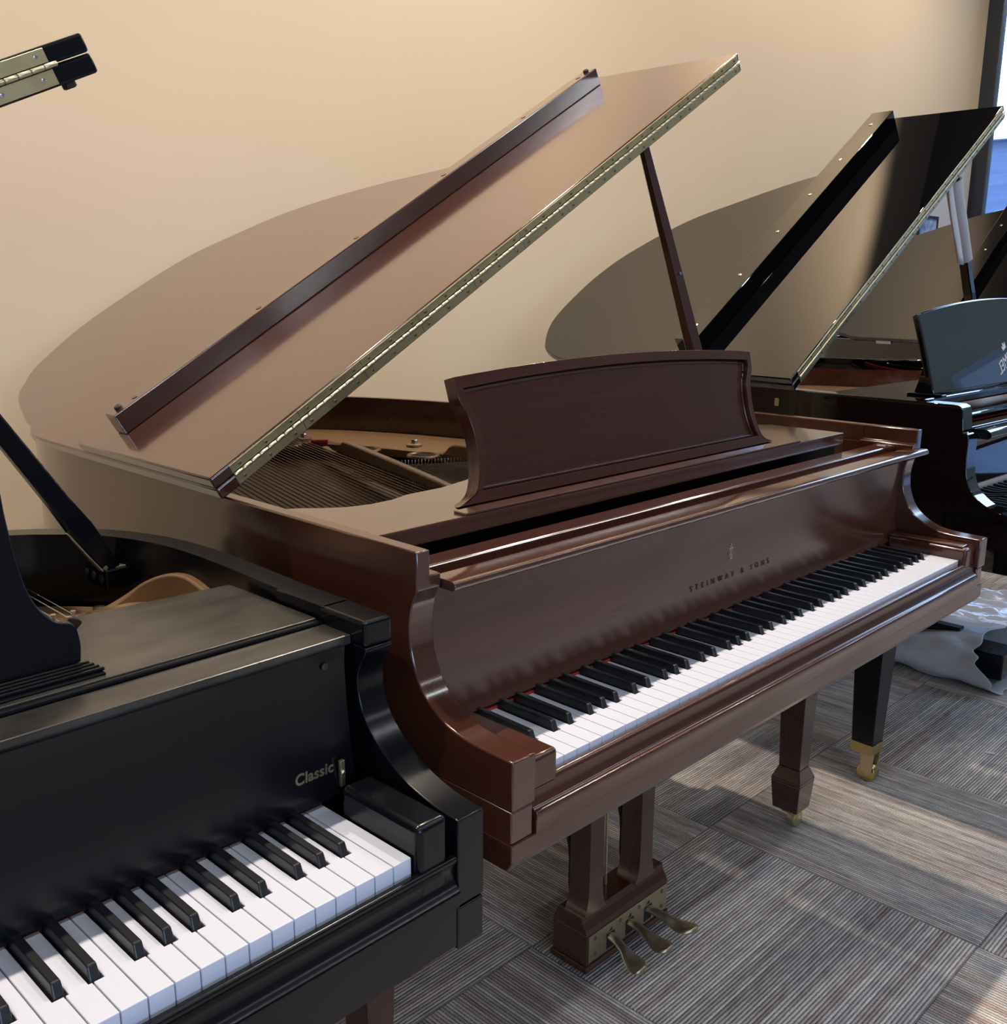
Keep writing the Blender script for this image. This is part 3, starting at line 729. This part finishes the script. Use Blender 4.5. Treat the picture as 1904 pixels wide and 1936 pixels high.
    for k in range(3): put('block_screw', G().lathe([(.0065, 0), (.0065, -.001), (.004, -.0015)], n=14, axis='x'), M_frame, blk, loc=(1.226, .672 + .024 * k, .860))
    a, b_ = Vector((1.243, .672, .872)), Vector((.94, .672, 1.36))
    d = (b_ - a).normalized(); u = Vector((0, 1, 0)); w = d.cross(u)
    v = []
    for p, hw, hu in ((a, .011, .010), (a + d * .075, .0165, .011), (a + d * .125, .014, .0105), (b_, .0095, .008)):
        v += [p + w * hw + u * hu, p - w * hw + u * hu, p - w * hw - u * hu, p + w * hw - u * hu]
    f = [(0, 1, 2, 3), (15, 14, 13, 12)] + [(4 * i + k, 4 * i + (k + 1) % 4, 4 * i + 4 + (k + 1) % 4, 4 * i + 4 + k) for i in range(3) for k in range(4)]
    pr = put('lid_prop', G().add(v, f), M_bs, root, .003, 2, 40)
    e = a - w * (-.012)
    g = G()
    side_ = -1 if w.x > 0 else 1
    q0 = a + w * (side_ * .0118); q1 = a + d * .085 + w * (side_ * .0165)
    vv = []
    for p, hu in ((q0, .009), (a + d * .04 + w * (side_ * .0148), .007), (q1, .004)):
        vv += [p + u * hu, p - u * hu, p - u * hu + w * side_ * .002, p + u * hu + w * side_ * .002]
    g.add(vv, [(0, 1, 2, 3), (11, 10, 9, 8)] + [(4 * i + k, 4 * i + (k + 1) % 4, 4 * i + 4 + (k + 1) % 4, 4 * i + 4 + k) for i in range(2) for k in range(4)])
    put('prop_hinge_leaf', g, M_brass, pr, .0004)
    put('prop_hinge_knuckle', G().lathe([(.0028, -.012), (.0033, -.011), (.0033, .011), (.0028, .012)], n=10, axis='y', c=(a.x - .014, a.y, .878)), M_brass2, pr, 0, 2, 40)
    put('prop_hinge_plate', G().box(1.243, 1.262, .662, .684, .875, .8768), M_brass, pr, .0004)
    lidpl = outline([(0, 0), (0, .6), (0, .96), (.03, 1.15), (.11, 1.30), (.25, 1.385), (.43, 1.39), (.61, 1.31), (.79, 1.17), (.96, 1.04), (1.13, .915), (1.26, .83), (1.36, .73), (1.405, .62), (1.42, .5), (1.42, 0)])
    P = dict(m=m, zr=zr, al=R(24.5), yh=.50, L=1.419, tl=.0215, lid=lidpl, fd=.36)
    lid, flap = make_lid(root, P, M_bs, M_brass, True, hinge_to=1.368, batten=(.04, 1.36, .80, .84, .03), screw_m=M_steel)
    put('rubber_button', G().lathe([(.008, 0), (.008, -.005), (.006, -.0065)], n=16), M_rubber, lid, loc=(1.385, .515, 0))
    for cx, cy in ((-.01, .36), (KW + .01, .36), (.35, 1.15)):
        g = G().taper((cx, cy), (.028, .028), .07, (cx, cy), (.045, .045), .59); o = put('leg', g, M_bs, root, .002); caster(o, 'caster_wheel', (cx, cy, 0), .024, M_brass)
    build_keys(root, zk, felt=M_redd)
    return root
satin_piano()

# ================================================================== 3. gloss black pianos (right, and far right)
OUT_GLOSS = [(0, 0), (0, .6), (0, 1.15), (.006, 1.32), (.037, 1.447), (.085, 1.51), (.206, 1.572), (.371, 1.578), (.50, 1.558), (.621, 1.508), (.784, 1.395), (.895, 1.247), (.992, 1.098), (1.06, .96), (1.16, .83), (1.26, .74), (1.31, .64), (1.329, .55), (1.330, .4), (1.330, 0)]
def gloss_piano(loc, deg, label, full=True):
    root = empty('grand_piano', loc, R(deg)); tag(root, label, 'grand piano')
    m, zr, yr = .10, 1.008, .13; zk = .742; xl, xr = -m, KW + m; th = .05
    lidpl = outline(OUT_GLOSS)
    k = (xr - xl) / 1.330
    case = [(xl + (p[0] * k), p[1] - (.02 if p[1] > 1.2 else 0)) for p in OUT_GLOSS]
    case = [(max(xl, min(xr, a)), b_) for a, b_ in case]
    pts, inn = make_rim(root, outline(case), .26, .64, zr, .045, M_bg, M_ven, .972)
    curve = crom([(.125, .946), (.113, .941), (.112, .90), (.110, .87), (.106, .845), (.098, .825), (.086, .809), (.060, .790), (.022, .777), (-.03, .772)], 5)
    for sx, x0, x1 in ((1, xl, xl + th), (-1, xr - th, xr)):
        put('arm', G().prism([(.26, zr), (.145, zr), (.136, zr - .004), (.131, zr - .012), (.1265, .955)] + curve + [(-.033, .768), (-.034, .64), (.26, .64)], x0, x1, 'x').drop_y(.26), M_bg, root, .003, 3, 40)
    put('key_bed', G().box(xl + th, xr - th, -.03, .95, .635, .69), M_bg, root, .002)
    put('key_slip', G().box(xl + th, xr - th, -.028, -.006, .69, .733), M_bg, root, .004, 3)
    for a, b_ in ((xl + th, -.0015), (KW + .0015, xr - th)): put('key_block', G().box(a, b_, -.006, .14, .69, .765), M_bg, root, .005, 3)
    prof = crom([(.128, .935), (.142, .925), (.147, .90), (.147, .86), (.146, .82), (.145, .78), (.143, .755)], 4)
    fb = put('fallboard', G().prism(prof + [(y + .02, z) for y, z in prof[::-1]], xl + th, xr - th, 'x'), M_bg, root, 0, 2, 50)
    put('fallboard_lip', G().prism(crom([(.150, .952), (.10, .952), (.088, .948), (.083, .940), (.086, .933), (.10, .930), (.150, .932)], 4), xl + th + .002, xr - th - .002, 'x'), M_bg, fb, 0, 2, 50)
    put('lock_rail', G().box(xl + th, xr - th, .185, .215, .945, .970), M_bg, root, .006, 3)
    put('action_rail', G().box(xl + .06, xr - .06, .22, .34, .84, .90), M_ven, root)
    put('action_cloth', G().box(.06, 1.1, .225, .24, .90, .915), M_red, root, .003)
    sz = 1.003
    sh = put('music_shelf', G().box(xl + th - .002, xr - th, .262, .50, sz - .024, sz), M_bg, root, .004, 3)
    put('desk_track', G().box(.06, .085, .25, .34, sz, sz + .006), M_bg, sh, .002)
    half = crom([(.506, 0), (.506, .10), (.508, .17), (.512, .205)], 4)
    dp = half + [(.512 * (1 - 2 * q / 30), .205 + .035 * (1 - (1 - 2 * q / 30) ** 2)) for q in range(1, 30)] + [(-x, z) for x, z in half[::-1]]
    desk = put('music_desk', G().prism(dp, 0, .016, 'y'), M_bg, root, .004, 3, 40, loc=(.611, .290, sz + .001), rot=(R(-17), 0, 0))
    put('desk_stay', G().prism([(.004, .005), (.075, .001), (.060, .012), (.020, .075), (.012, .08)], -.490, -.478, 'x'), M_bg, desk, .001)
    lidP = dict(m=m, zr=zr, al=R(34.8), yh=.551, L=1.3306, tl=.0194, lid=lidpl, fd=.425)
    lid, flap = make_lid(root, lidP, M_bg, M_brass2, False, batten=(.055, 1.272, .866, .938, .054), screw_on=full)
    sc = G().lathe([(.0055, 0), (.0055, .0015), (.004, .0022)], n=14).mesh('batten_screw'); sc.materials.append(M_brass2)
    for s in (.12, .36, .58, .78, .98, 1.19): put('batten_screw', sc, None, flap, loc=(s, .905, 2 * .0194 + .054))
    put('batten_peg', G().lathe([(.004, 0), (.004, .012)], n=10, axis='x'), M_rubber, flap, loc=(1.272, .885, 2 * .0194 + .045))
    for yy in (.80, 1.12): put('lid_hinge', G().box(-.0125, -.0105, yy, yy + .07, -.012, .004), M_steel, lid, .0005).location.z = 0
    put('rim_catch', G().box(xl - .0012, xl + .002, .60, .612, zr - .045, zr - .025), M_brass, root, .0004)
    a, b_ = Vector((1.19, .60, .93)), Vector((.715, .60, 1.665))
    a = Vector((1.175, .60, .93)); b_ = Vector((.766, .60, 1.604)); d = (b_ - a).normalized(); u = Vector((0, 1, 0)); w = d.cross(u); v = []
    for p, hw in ((a, .017), (b_, .011)): v += [p + w * hw + u * hw, p - w * hw + u * hw, p - w * hw - u * hw, p + w * hw - u * hw]
    put('lid_prop', G().add(v, [(0, 1, 2, 3), (7, 6, 5, 4)] + [(q, (q + 1) % 4, 4 + (q + 1) % 4, 4 + q) for q in range(4)]), M_bg, root, .003, 2)
    board = [p for p in inn if p[1] > .3]
    put('soundboard', G().prism(board, .85, .855, 'z'), M_sound, root)
    pl = put('iron_plate', G().prism(offset(board, .02), .90, .912, 'z'), M_plate, root, .003)
    put('plate_strut', G().box(.02, .04, .50, 1.2, .912, .945), M_plate, pl, .004)
    for cx, cy in ((-.06 + .014, .305), (KW + .05, .305), (.40, 1.25)):
        g = G().taper((cx, cy), (.0275, .029), .115, (cx, cy), (.046, .046), .64)
        o = put('leg', g, M_bs, root, .002)
        put('leg_ferrule', G().taper((cx, cy), (.0285, .030), .088, (cx, cy), (.0295, .031), .116), M_brassc, o, .0012)
        r = .026; c = (cx + .012, cy - .004)
        g = G()
        for sx in (-1, 1):
            g.prism([(c[1] - .022, .09), (c[1] + .020, .09), (c[1] + .010, .028), (c[1] - .008, .018), (c[1] - .018, .030)], c[0] + sx * .0165 - .002, c[0] + sx * .0165 + .002, 'x')
        put('caster_fork', g, M_brassd, o, .001)
        put('caster_wheel', G().lathe([(.014, -.0125), (.024, -.0125), (.026, -.010), (.026, .010), (.024, .0125), (.014, .0125)], n=28, axis='x', c=(c[0], c[1], r)), M_brassc, o, 0, 2, 40)
    if full:
        build_keys(root, zk)
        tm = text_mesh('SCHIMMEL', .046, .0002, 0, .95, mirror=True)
        put('lettering', tm, M_reflletter, desk, loc=(.010, -.0008, .062), rot=(0, R(-22), 0))  # mirrored name is a reflection painted onto the desk as flat letters
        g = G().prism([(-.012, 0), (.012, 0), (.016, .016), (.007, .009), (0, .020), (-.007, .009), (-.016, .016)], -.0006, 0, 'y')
        put('crown_reflection', g, M_reflletter, desk, loc=(-.030, -.0006, .094), rot=(0, R(-22), 0))  # crown belongs to the same painted reflection
    return root
gp = gloss_piano((1.6162, -.0032, 0), -2.5, 'glossy black grand piano right of the mahogany one, white sleeve on its lid prop')
gloss_piano((3.86, .17, 0), 0, 'glossy black grand piano farthest right, mostly hidden behind its gloss neighbour', full=False)

# foam sleeve and tag on the lid prop of the gloss piano
M_foam = mat('white_foam', (.62, .63, .68), .7); t = tex_noise(M_foam, (1, 1, 1), 120, 3); add_bump(M_foam, t.outputs[0], .15, .001)
gpm = Matrix.Translation((1.6162, -.0032, 0)) @ Matrix.Rotation(R(-2.5), 4, 'Z')
a = Vector((1.175, .60, .93)); b_ = Vector((.766, .60, 1.604)); d = (b_ - a).normalized()
q0 = gpm @ (a + d * .485); q1 = gpm @ (a + d * .755)
g = G(); n = 24; dd = (q1 - q0).normalized(); uu = dd.cross(Vector((0, 1, 0))).normalized(); ww = dd.cross(uu)
v = []; f = []
for p, r in ((q0, .0235), (q1, .0245), (q1, .0185), (q0, .0185)):
    v += [p + r * (math.cos(2 * math.pi * k / n) * uu + math.sin(2 * math.pi * k / n) * ww) for k in range(n)]
for i in range(4):
    j = (i + 1) % 4
    for k in range(n): f.append((i * n + k, i * n + (k + 1) % n, j * n + (k + 1) % n, j * n + k))
tag(put('foam_sleeve', g.add(v, f), M_foam, None, 0, 2, 40), 'white foam sleeve pulled over the lid prop of the gloss black piano', 'sleeve')
M_paper = mat('white_paper', (.72, .72, .78), .6); t = tex_noise(M_paper, (1, 1, 1), 30, 3); add_bump(M_paper, t.outputs[0], .1, .001)
# paper price sheet dangling beside the sleeve
q = gpm @ (a + d * .60)
g = G(); n = 10; v = []; f = []
for i in range(n + 1):
    t = i / n
    c = gpm @ (a + d * (.74 - .26 * t)) + Vector((-.054 - .006 * math.sin(t * 2.6), -.012, -.012 * t))
    for k, wd in enumerate((-.022, .018)): v.append(c + Vector((wd, .002 * math.sin(t * 5 + k), 0)))
for i in range(n): f.append((2 * i, 2 * i + 1, 2 * i + 3, 2 * i + 2))
o = tag(put('paper_sheet', g.add(v, f), M_paper, None, 0, 2, 60), 'narrow white paper strip hanging behind the foam sleeve', 'paper')
sm = o.modifiers.new('thick', 'SOLIDIFY'); sm.thickness = .0008
# white panel added for a pale patch of wall, and a small framed picture
tag(put('pale_wall_panel', G().box(5.30, 5.925, YW - .012, YW - .001, .9, 2.02), M_paper, None, .003), 'plain white panel added for a paler patch of wall next to the window frame', 'board')
fr = tag(empty('framed_picture', (5.33, YW - .013, 1.56)), 'small blue picture in a dark frame on the white panel', 'picture')
put('picture_frame', G().box(-.13, .14, -.016, -.004, -.17, -.155).box(-.13, .14, -.016, -.004, .075, .09).box(-.13, -.115, -.016, -.004, -.155, .075).box(.125, .14, -.016, -.004, -.155, .075), M_frame, fr, .002)
M_pic = mat('blue_print', (.30, .42, .75), .5); t = tex_noise(M_pic, (1, 1, 1), 9, 3)
r_ = ramp(M_pic, t.outputs[0], [(.35, (.05, .09, .25)), (.48, (.28, .42, .80)), (.62, (.65, .75, .95))]); nodes(M_pic)[1].new(r_.outputs[0], nodes(M_pic)[2].inputs['Base Color'])
put('print', G().box(-.115, .125, -.010, -.004, -.155, .075), M_pic, fr)

# ------------------------------------------------------------------ wrapped bundle, films, scrap on the floor
def film_mat(name, col, alpha, rough):
    m = bpy.data.materials.new(name); m.use_nodes = True; n, l = m.node_tree.nodes, m.node_tree.links; b = n['Principled BSDF']
    b.inputs['Base Color'].default_value = (*col, 1); b.inputs['Roughness'].default_value = rough; b.inputs['Alpha'].default_value = alpha; b.inputs['IOR'].default_value = 1.5
    t = n.new('ShaderNodeTexNoise'); t.inputs['Scale'].default_value = 26; t.inputs['Detail'].default_value = 5; t.inputs['Distortion'].default_value = .6
    tc = n.new('ShaderNodeTexCoord'); l.new(tc.outputs['Object'], t.inputs['Vector'])
    bp = n.new('ShaderNodeBump'); bp.inputs['Strength'].default_value = .5; bp.inputs['Distance'].default_value = .006; l.new(t.outputs[0], bp.inputs['Height']); l.new(bp.outputs[0], b.inputs['Normal'])
    return m
M_wrap = film_mat('milky_plastic_wrap', (.52, .54, .58), 1, .38)
M_clear = film_mat('clear_plastic_film', (.62, .70, .90), .42, .12)
M_blue = film_mat('blue_plastic_film', (.16, .30, .75), .85, .2)
def bundle():
    root = tag(empty('wrapped_bundle', (2.41, .24, 0)), 'black wooden part in a crumpled milky plastic bag lying on the carpet', 'bundle')
    # bag: a limp sleeve of rings along y, open at the near end where the block shows
    rings = 30; n = 44; v = []; f = []
    for i in range(rings):
        t = i / (rings - 1)
        w = .36 + .02 * math.sin(t * 4); h = .128 - .02 * t + .008 * math.sin(t * 9)
        for k in range(n):
            an = 2 * math.pi * k / n; cx, cz = math.cos(an), math.sin(an)
            ex = math.copysign(abs(cx) ** .5, cx) * .5 * w; ez = math.copysign(abs(cz) ** .62, cz) * .5 * h
            x = .5 * w + ex; z = .5 * h + ez
            lean = z / h                                        # the upper lip of the opening is pulled back
            y = t * .62 + (1 - t) * lean * .11 + .012 * math.sin(k * 1.3) * (1 - t) ** 6
            fold = .010 * (abs(math.sin(y * 11 + x * 6 + z * 16)) - .5) * (1 if cz > -.6 else 0)
            nz = noise.noise(Vector((x * 8, y * 6, z * 12))) * .022 + noise.noise(Vector((x * 20, y * 13, z * 26))) * .008 + fold
            fl = .014 * (1 - t) ** 10                           # rolled collar
            v.append((x + (nz + fl) * cx, y, max(.002, z + (nz + fl) * cz)))
    for i in range(rings - 1):
        for k in range(n): f.append((i * n + k, i * n + (k + 1) % n, (i + 1) * n + (k + 1) % n, (i + 1) * n + k))
    f.append(tuple(range((rings - 1) * n, rings * n)))
    o = put('plastic_bag', G().add(v, f), M_wrap, root, 0, 2, 80)
    so = o.modifiers.new('thick', 'SOLIDIFY'); so.thickness = .003
    sb = o.modifiers.new('sub', 'SUBSURF'); sb.levels = 1; sb.render_levels = 1
    put('wooden_block', G().box(.075, .205, .030, .32, .022, .108), M_bs, root, .006, 3)
    put('dowel_hole', G().lathe([(.008, -.0005), (.008, .002)], n=14, axis='y'), M_dark, root, loc=(.150, .0295, .065))
    put('wooden_rail', G().box(.125, .165, .19, .40, .118, .150), M_bs, root, .003)
bundle()
def sheet(name, m, x0, x1, y0, y1, nx, ny, amp, seed, label, cat, lift=.004):
    g = G(); v = []; f = []
    for j in range(ny + 1):
        for i in range(nx + 1):
            x = x0 + (x1 - x0) * i / nx; y = y0 + (y1 - y0) * j / ny
            x += .05 * noise.noise(Vector((y * 3, seed, 0))) * (1 if i in (0, nx) else 0); y += .05 * noise.noise(Vector((x * 3, seed + 4, 0))) * (1 if j in (0, ny) else 0)
            h = abs(noise.noise(Vector((x * 5, y * 5, seed)))) * amp + abs(noise.noise(Vector((x * 15, y * 15, seed + 3)))) * amp * .4
            v.append((x, y, lift + h))
    for j in range(ny):
        for i in range(nx): f.append((j * (nx + 1) + i, j * (nx + 1) + i + 1, (j + 1) * (nx + 1) + i + 1, (j + 1) * (nx + 1) + i))
    o = put(name, G().add(v, f), m, None, 0, 2, 80); tag(o, label, cat)
    so = o.modifiers.new('thick', 'SOLIDIFY'); so.thickness = .0012
    return o
sheet('plastic_film', M_clear, 2.99, 3.50, .20, .95, 44, 40, .05, 2.0, 'clear crumpled plastic film spread on carpet behind the wrapped bundle', 'plastic film')
sheet('plastic_film', M_blue, 3.56, 4.5, .10, .40, 44, 44, .06, 8.0, 'blue tinted crumpled plastic film on carpet farthest from the viewer', 'plastic film')
tag(put('paper_scrap', G().box(-.012, .012, -.004, .004, .0005, .003), M_paper, None, .0006, loc=(1.982, .123, .001), rot=(0, 0, R(-65))), 'tiny white scrap lying on carpet near the brass caster', 'scrap')

# ------------------------------------------------------------------ ceiling spotlights (real lamps, above the frame)
M_lens = bpy.data.materials.new('lit_lens'); M_lens.use_nodes = True
bl = M_lens.node_tree.nodes['Principled BSDF']; bl.inputs['Emission Color'].default_value = (1, .82, .6, 1); bl.inputs['Emission Strength'].default_value = 12
ORD = ['first', 'second', 'third', 'fourth', 'fifth', 'sixth']
def spotlight(x, y, w, cone, blend, col, label):
    root = tag(empty('ceiling_spotlight', (x, y, ZC)), label, 'spotlight', 'ceiling spotlights')
    put('canopy', G().lathe([(.05, 0), (.05, -.02), (.03, -.03)], n=24), M_frame, root, 0, 2, 40)
    put('stem', G().tube([(0, 0, -.02), (0, 0, -.10)], .008, 10), M_frame, root)
    put('can', G().lathe([(.03, -.08), (.052, -.10), (.058, -.22), (.054, -.22), (.048, -.12)], n=28), M_frame, root, 0, 2, 40)
    put('lens', G().lathe([(.046, -.205), (.046, -.209)], n=28), M_lens, root)
    l = bpy.data.lights.new('spot_lamp', 'SPOT'); l.energy = w; l.color = col; l.spot_size = R(cone); l.spot_blend = blend; l.shadow_soft_size = .035
    lo = bpy.data.objects.new('spot_lamp', l); COL.objects.link(lo); lo.parent = root; lo.location = (0, 0, -.26)
for k, (x, y, w, cone, blend, col) in enumerate(SPOTS):
    spotlight(x, y, w, cone, blend, col, ORD[k] + ' black ceiling spotlight from the left in the row above the pianos')
M_diff = mat('opal_diffuser', (.85, .86, .88), .5); t = tex_noise(M_diff, (1, 1, 1), 50, 2); rough_var(M_diff, t.outputs[0], .45, .55)
def tube_light(x, y, w, label):
    root = tag(empty('linear_light', (x, y, ZC)), label, 'ceiling light', 'linear ceiling lights')
    L = 1.7 if x > 4 else 2.4
    put('housing', G().box(-L / 2, L / 2, -.085, .085, -.06, 0), M_frame, root, .006)
    put('diffuser', G().box(-L / 2 + .02, L / 2 - .02, -.07, .07, -.068, -.06), M_diff, root, .003)
    l = bpy.data.lights.new('tube_lamp', 'AREA'); l.shape = 'RECTANGLE'; l.size = L - .06; l.size_y = .12; l.energy = w * L / 2.4; l.color = SPOT_COL2
    lo = bpy.data.objects.new('tube_lamp', l); COL.objects.link(lo); lo.parent = root; lo.location = (0, 0, -.075)
for k, (x, y, w) in enumerate(TUBES):
    tube_light(x, y, w, ORD[k % 4] + ' linear ceiling light from the left in the row ' + ('above the aisle' if y > -2 else 'by the front wall'))

# ------------------------------------------------------------------ outside the windows
M_ground = mat('pale_pavement', (.06, .08, .13), .85); t = tex_noise(M_ground, (1, 1, 1), 3, 5); r_ = ramp(M_ground, t.outputs[0], [(.3, (.05, .068, .115)), (.7, (.075, .098, .155))]); nodes(M_ground)[1].new(r_.outputs[0], nodes(M_ground)[2].inputs['Base Color'])
gs = struct(put('ground_outside', G().box(XR + .16, 40, -40, 30, -.2, -.12).box(-30, XR + .16, -40, YF - .31, -.2, -.12), M_ground))
M_leaf = mat('hedge_leaves', (.10, .22, .07), .7); t = tex_noise(M_leaf, (1, 1, 1), 12, 4); r_ = ramp(M_leaf, t.outputs[0], [(.35, (.04, .12, .03)), (.65, (.28, .42, .16))]); nodes(M_leaf)[1].new(r_.outputs[0], nodes(M_leaf)[2].inputs['Base Color'])
def hedge():
    bm = bmesh.new(); bmesh.ops.create_icosphere(bm, subdivisions=5, radius=1)
    for vt in bm.verts:
        p = vt.co.copy(); k = 1 + .18 * noise.noise(p * 3) + .08 * noise.noise(p * 9)
        vt.co = Vector((p.x * 1.2 * k, p.y * 3.2 * k, max(-.3, p.z) * 1.1 * k))
    me = bpy.data.meshes.new('hedge'); bm.to_mesh(me); bm.free(); me.materials.append(M_leaf)
    o = bpy.data.objects.new('hedge', me); COL.objects.link(o); o.location = (20.6, 4.2, .2); return tag(o, 'leafy green hedge outside beyond the window', 'hedge')
hedge()
M_car = mat('blue_car_paint', (.03, .10, .42), .2, ior=1.5, coat=1, coat_rough=.03); t = tex_noise(M_car, (1, 1, 1), 3, 2); rough_var(M_car, t.outputs[0], .18, .24)
M_tyre = mat('tyre_rubber', (.015, .015, .016), .8); t = tex_noise(M_tyre, (1, 1, 1), 60, 3); add_bump(M_tyre, t.outputs[0], .2, .002)
M_carglass = mat('car_glass', (.02, .03, .05), .05, ior=1.6); t = tex_noise(M_carglass, (1, 1, 1), 4, 2); rough_var(M_carglass, t.outputs[0], .03, .07)
def car(loc, rz, label):
    r = tag(empty('car', loc, R(rz)), label, 'car')
    body = crom([(-2.1, .35), (-2.15, .62), (-2.0, .82), (-1.2, .92), (-.55, 1.02), (.2, 1.05), (1.2, 1.0), (1.95, .95), (2.15, .75), (2.12, .4)], 4) + [(2.0, .26), (-2.0, .26)]
    put('body', G().prism(body, -.86, .86, 'y'), M_car, r, .06, 3, 40)
    cab = crom([(-1.05, .95), (-.45, 1.36), (.1, 1.46), (.9, 1.42), (1.55, 1.0)], 5) + [(1.5, .9), (-1.0, .9)]
    put('cabin', G().prism(cab, -.70, .70, 'y'), M_car, r, .08, 3, 40)
    for sy in (-1, 1):
        put('side_window', G().prism([(-.80, 1.04), (-.38, 1.32), (.12, 1.40), (.80, 1.36), (1.2, 1.06)], sy * .705, sy * .712, 'y'), M_carglass, r)
        for x in (-1.35, 1.35):
            put('wheel', G().lathe([(.20, -.10), (.31, -.10), (.33, -.07), (.33, .07), (.31, .10), (.20, .10)], n=28, axis='y', c=(x, sy * .80, .33)), M_tyre, r, 0, 2, 40)
            put('hubcap', G().lathe([(.20, -.02), (.19, .01), (.06, .03)], n=20, axis='y', c=(x, sy * (.80 + .10), .33)), M_steel, r, 0, 2, 40)
    return r
car((10.5, 4.2, -.12), 75, 'parked blue car seen outside through the right window')

M_brick = mat('olive_grey_render', (.055, .053, .042), .85); t = tex_noise(M_brick, (1, 1, 1), 2, 5); r_ = ramp(M_brick, t.outputs[0], [(.3, (.046, .040, .026)), (.7, (.058, .050, .033))]); nodes(M_brick)[1].new(r_.outputs[0], nodes(M_brick)[2].inputs['Base Color'])
bd = tag(empty('building', (13.0, -14.0, -.12)), 'olive grey shop building across the road outside', 'building')
put('wall', G().box(0, 6, 0, 14.6, 0, 5.2), M_brick, bd)
put('roof_edge', G().box(-.15, 6.15, -.15, 14.75, 5.2, 5.5), M_frame, bd, .02)
for k in range(5):
    w_ = put('shop_window', G().box(-.06, .02, .8 + 2.8 * k, 2.9 + 2.8 * k, 1.2, 3.0), M_frame, bd, .01)
    put('pane', G().box(-.07, -.055, .9 + 2.8 * k, 2.8 + 2.8 * k, 1.3, 2.9), M_carglass, w_)

M_bluewall = mat('blue_grey_siding', (.035, .06, .13), .7); t = tex_noise(M_bluewall, (.2, .2, 3), 6, 4); r_ = ramp(M_bluewall, t.outputs[0], [(.35, (.03, .052, .115)), (.65, (.045, .075, .155))]); nodes(M_bluewall)[1].new(r_.outputs[0], nodes(M_bluewall)[2].inputs['Base Color'])
M_mint = mat('pale_green_panel', (.10, .13, .11), .5); t = tex_noise(M_mint, (1, 1, 1), 2, 3); r_ = ramp(M_mint, t.outputs[0], [(.4, (.085, .13, .11)), (.6, (.13, .14, .13))]); nodes(M_mint)[1].new(r_.outputs[0], nodes(M_mint)[2].inputs['Base Color'])
b2 = tag(empty('building', (23.5, 5.0, -.12)), 'blue grey building with pale green panels seen through the window', 'building')
put('wall', G().box(0, 6, 0, 12, 0, 4.4), M_bluewall, b2)
put('roof_edge', G().box(-.2, 6.2, -.2, 12.2, 4.4, 4.6), M_paper, b2, .02)
for k in range(4):
    w_ = put('window_frame', G().box(-.08, .02, .9 + 2.9 * k, 2.3 + 2.9 * k, .9, 3.1), M_paper, b2, .01)
    put('pane', G().box(-.09, -.075, 1.0 + 2.9 * k, 2.2 + 2.9 * k, 1.0, 3.0), M_mint, w_)
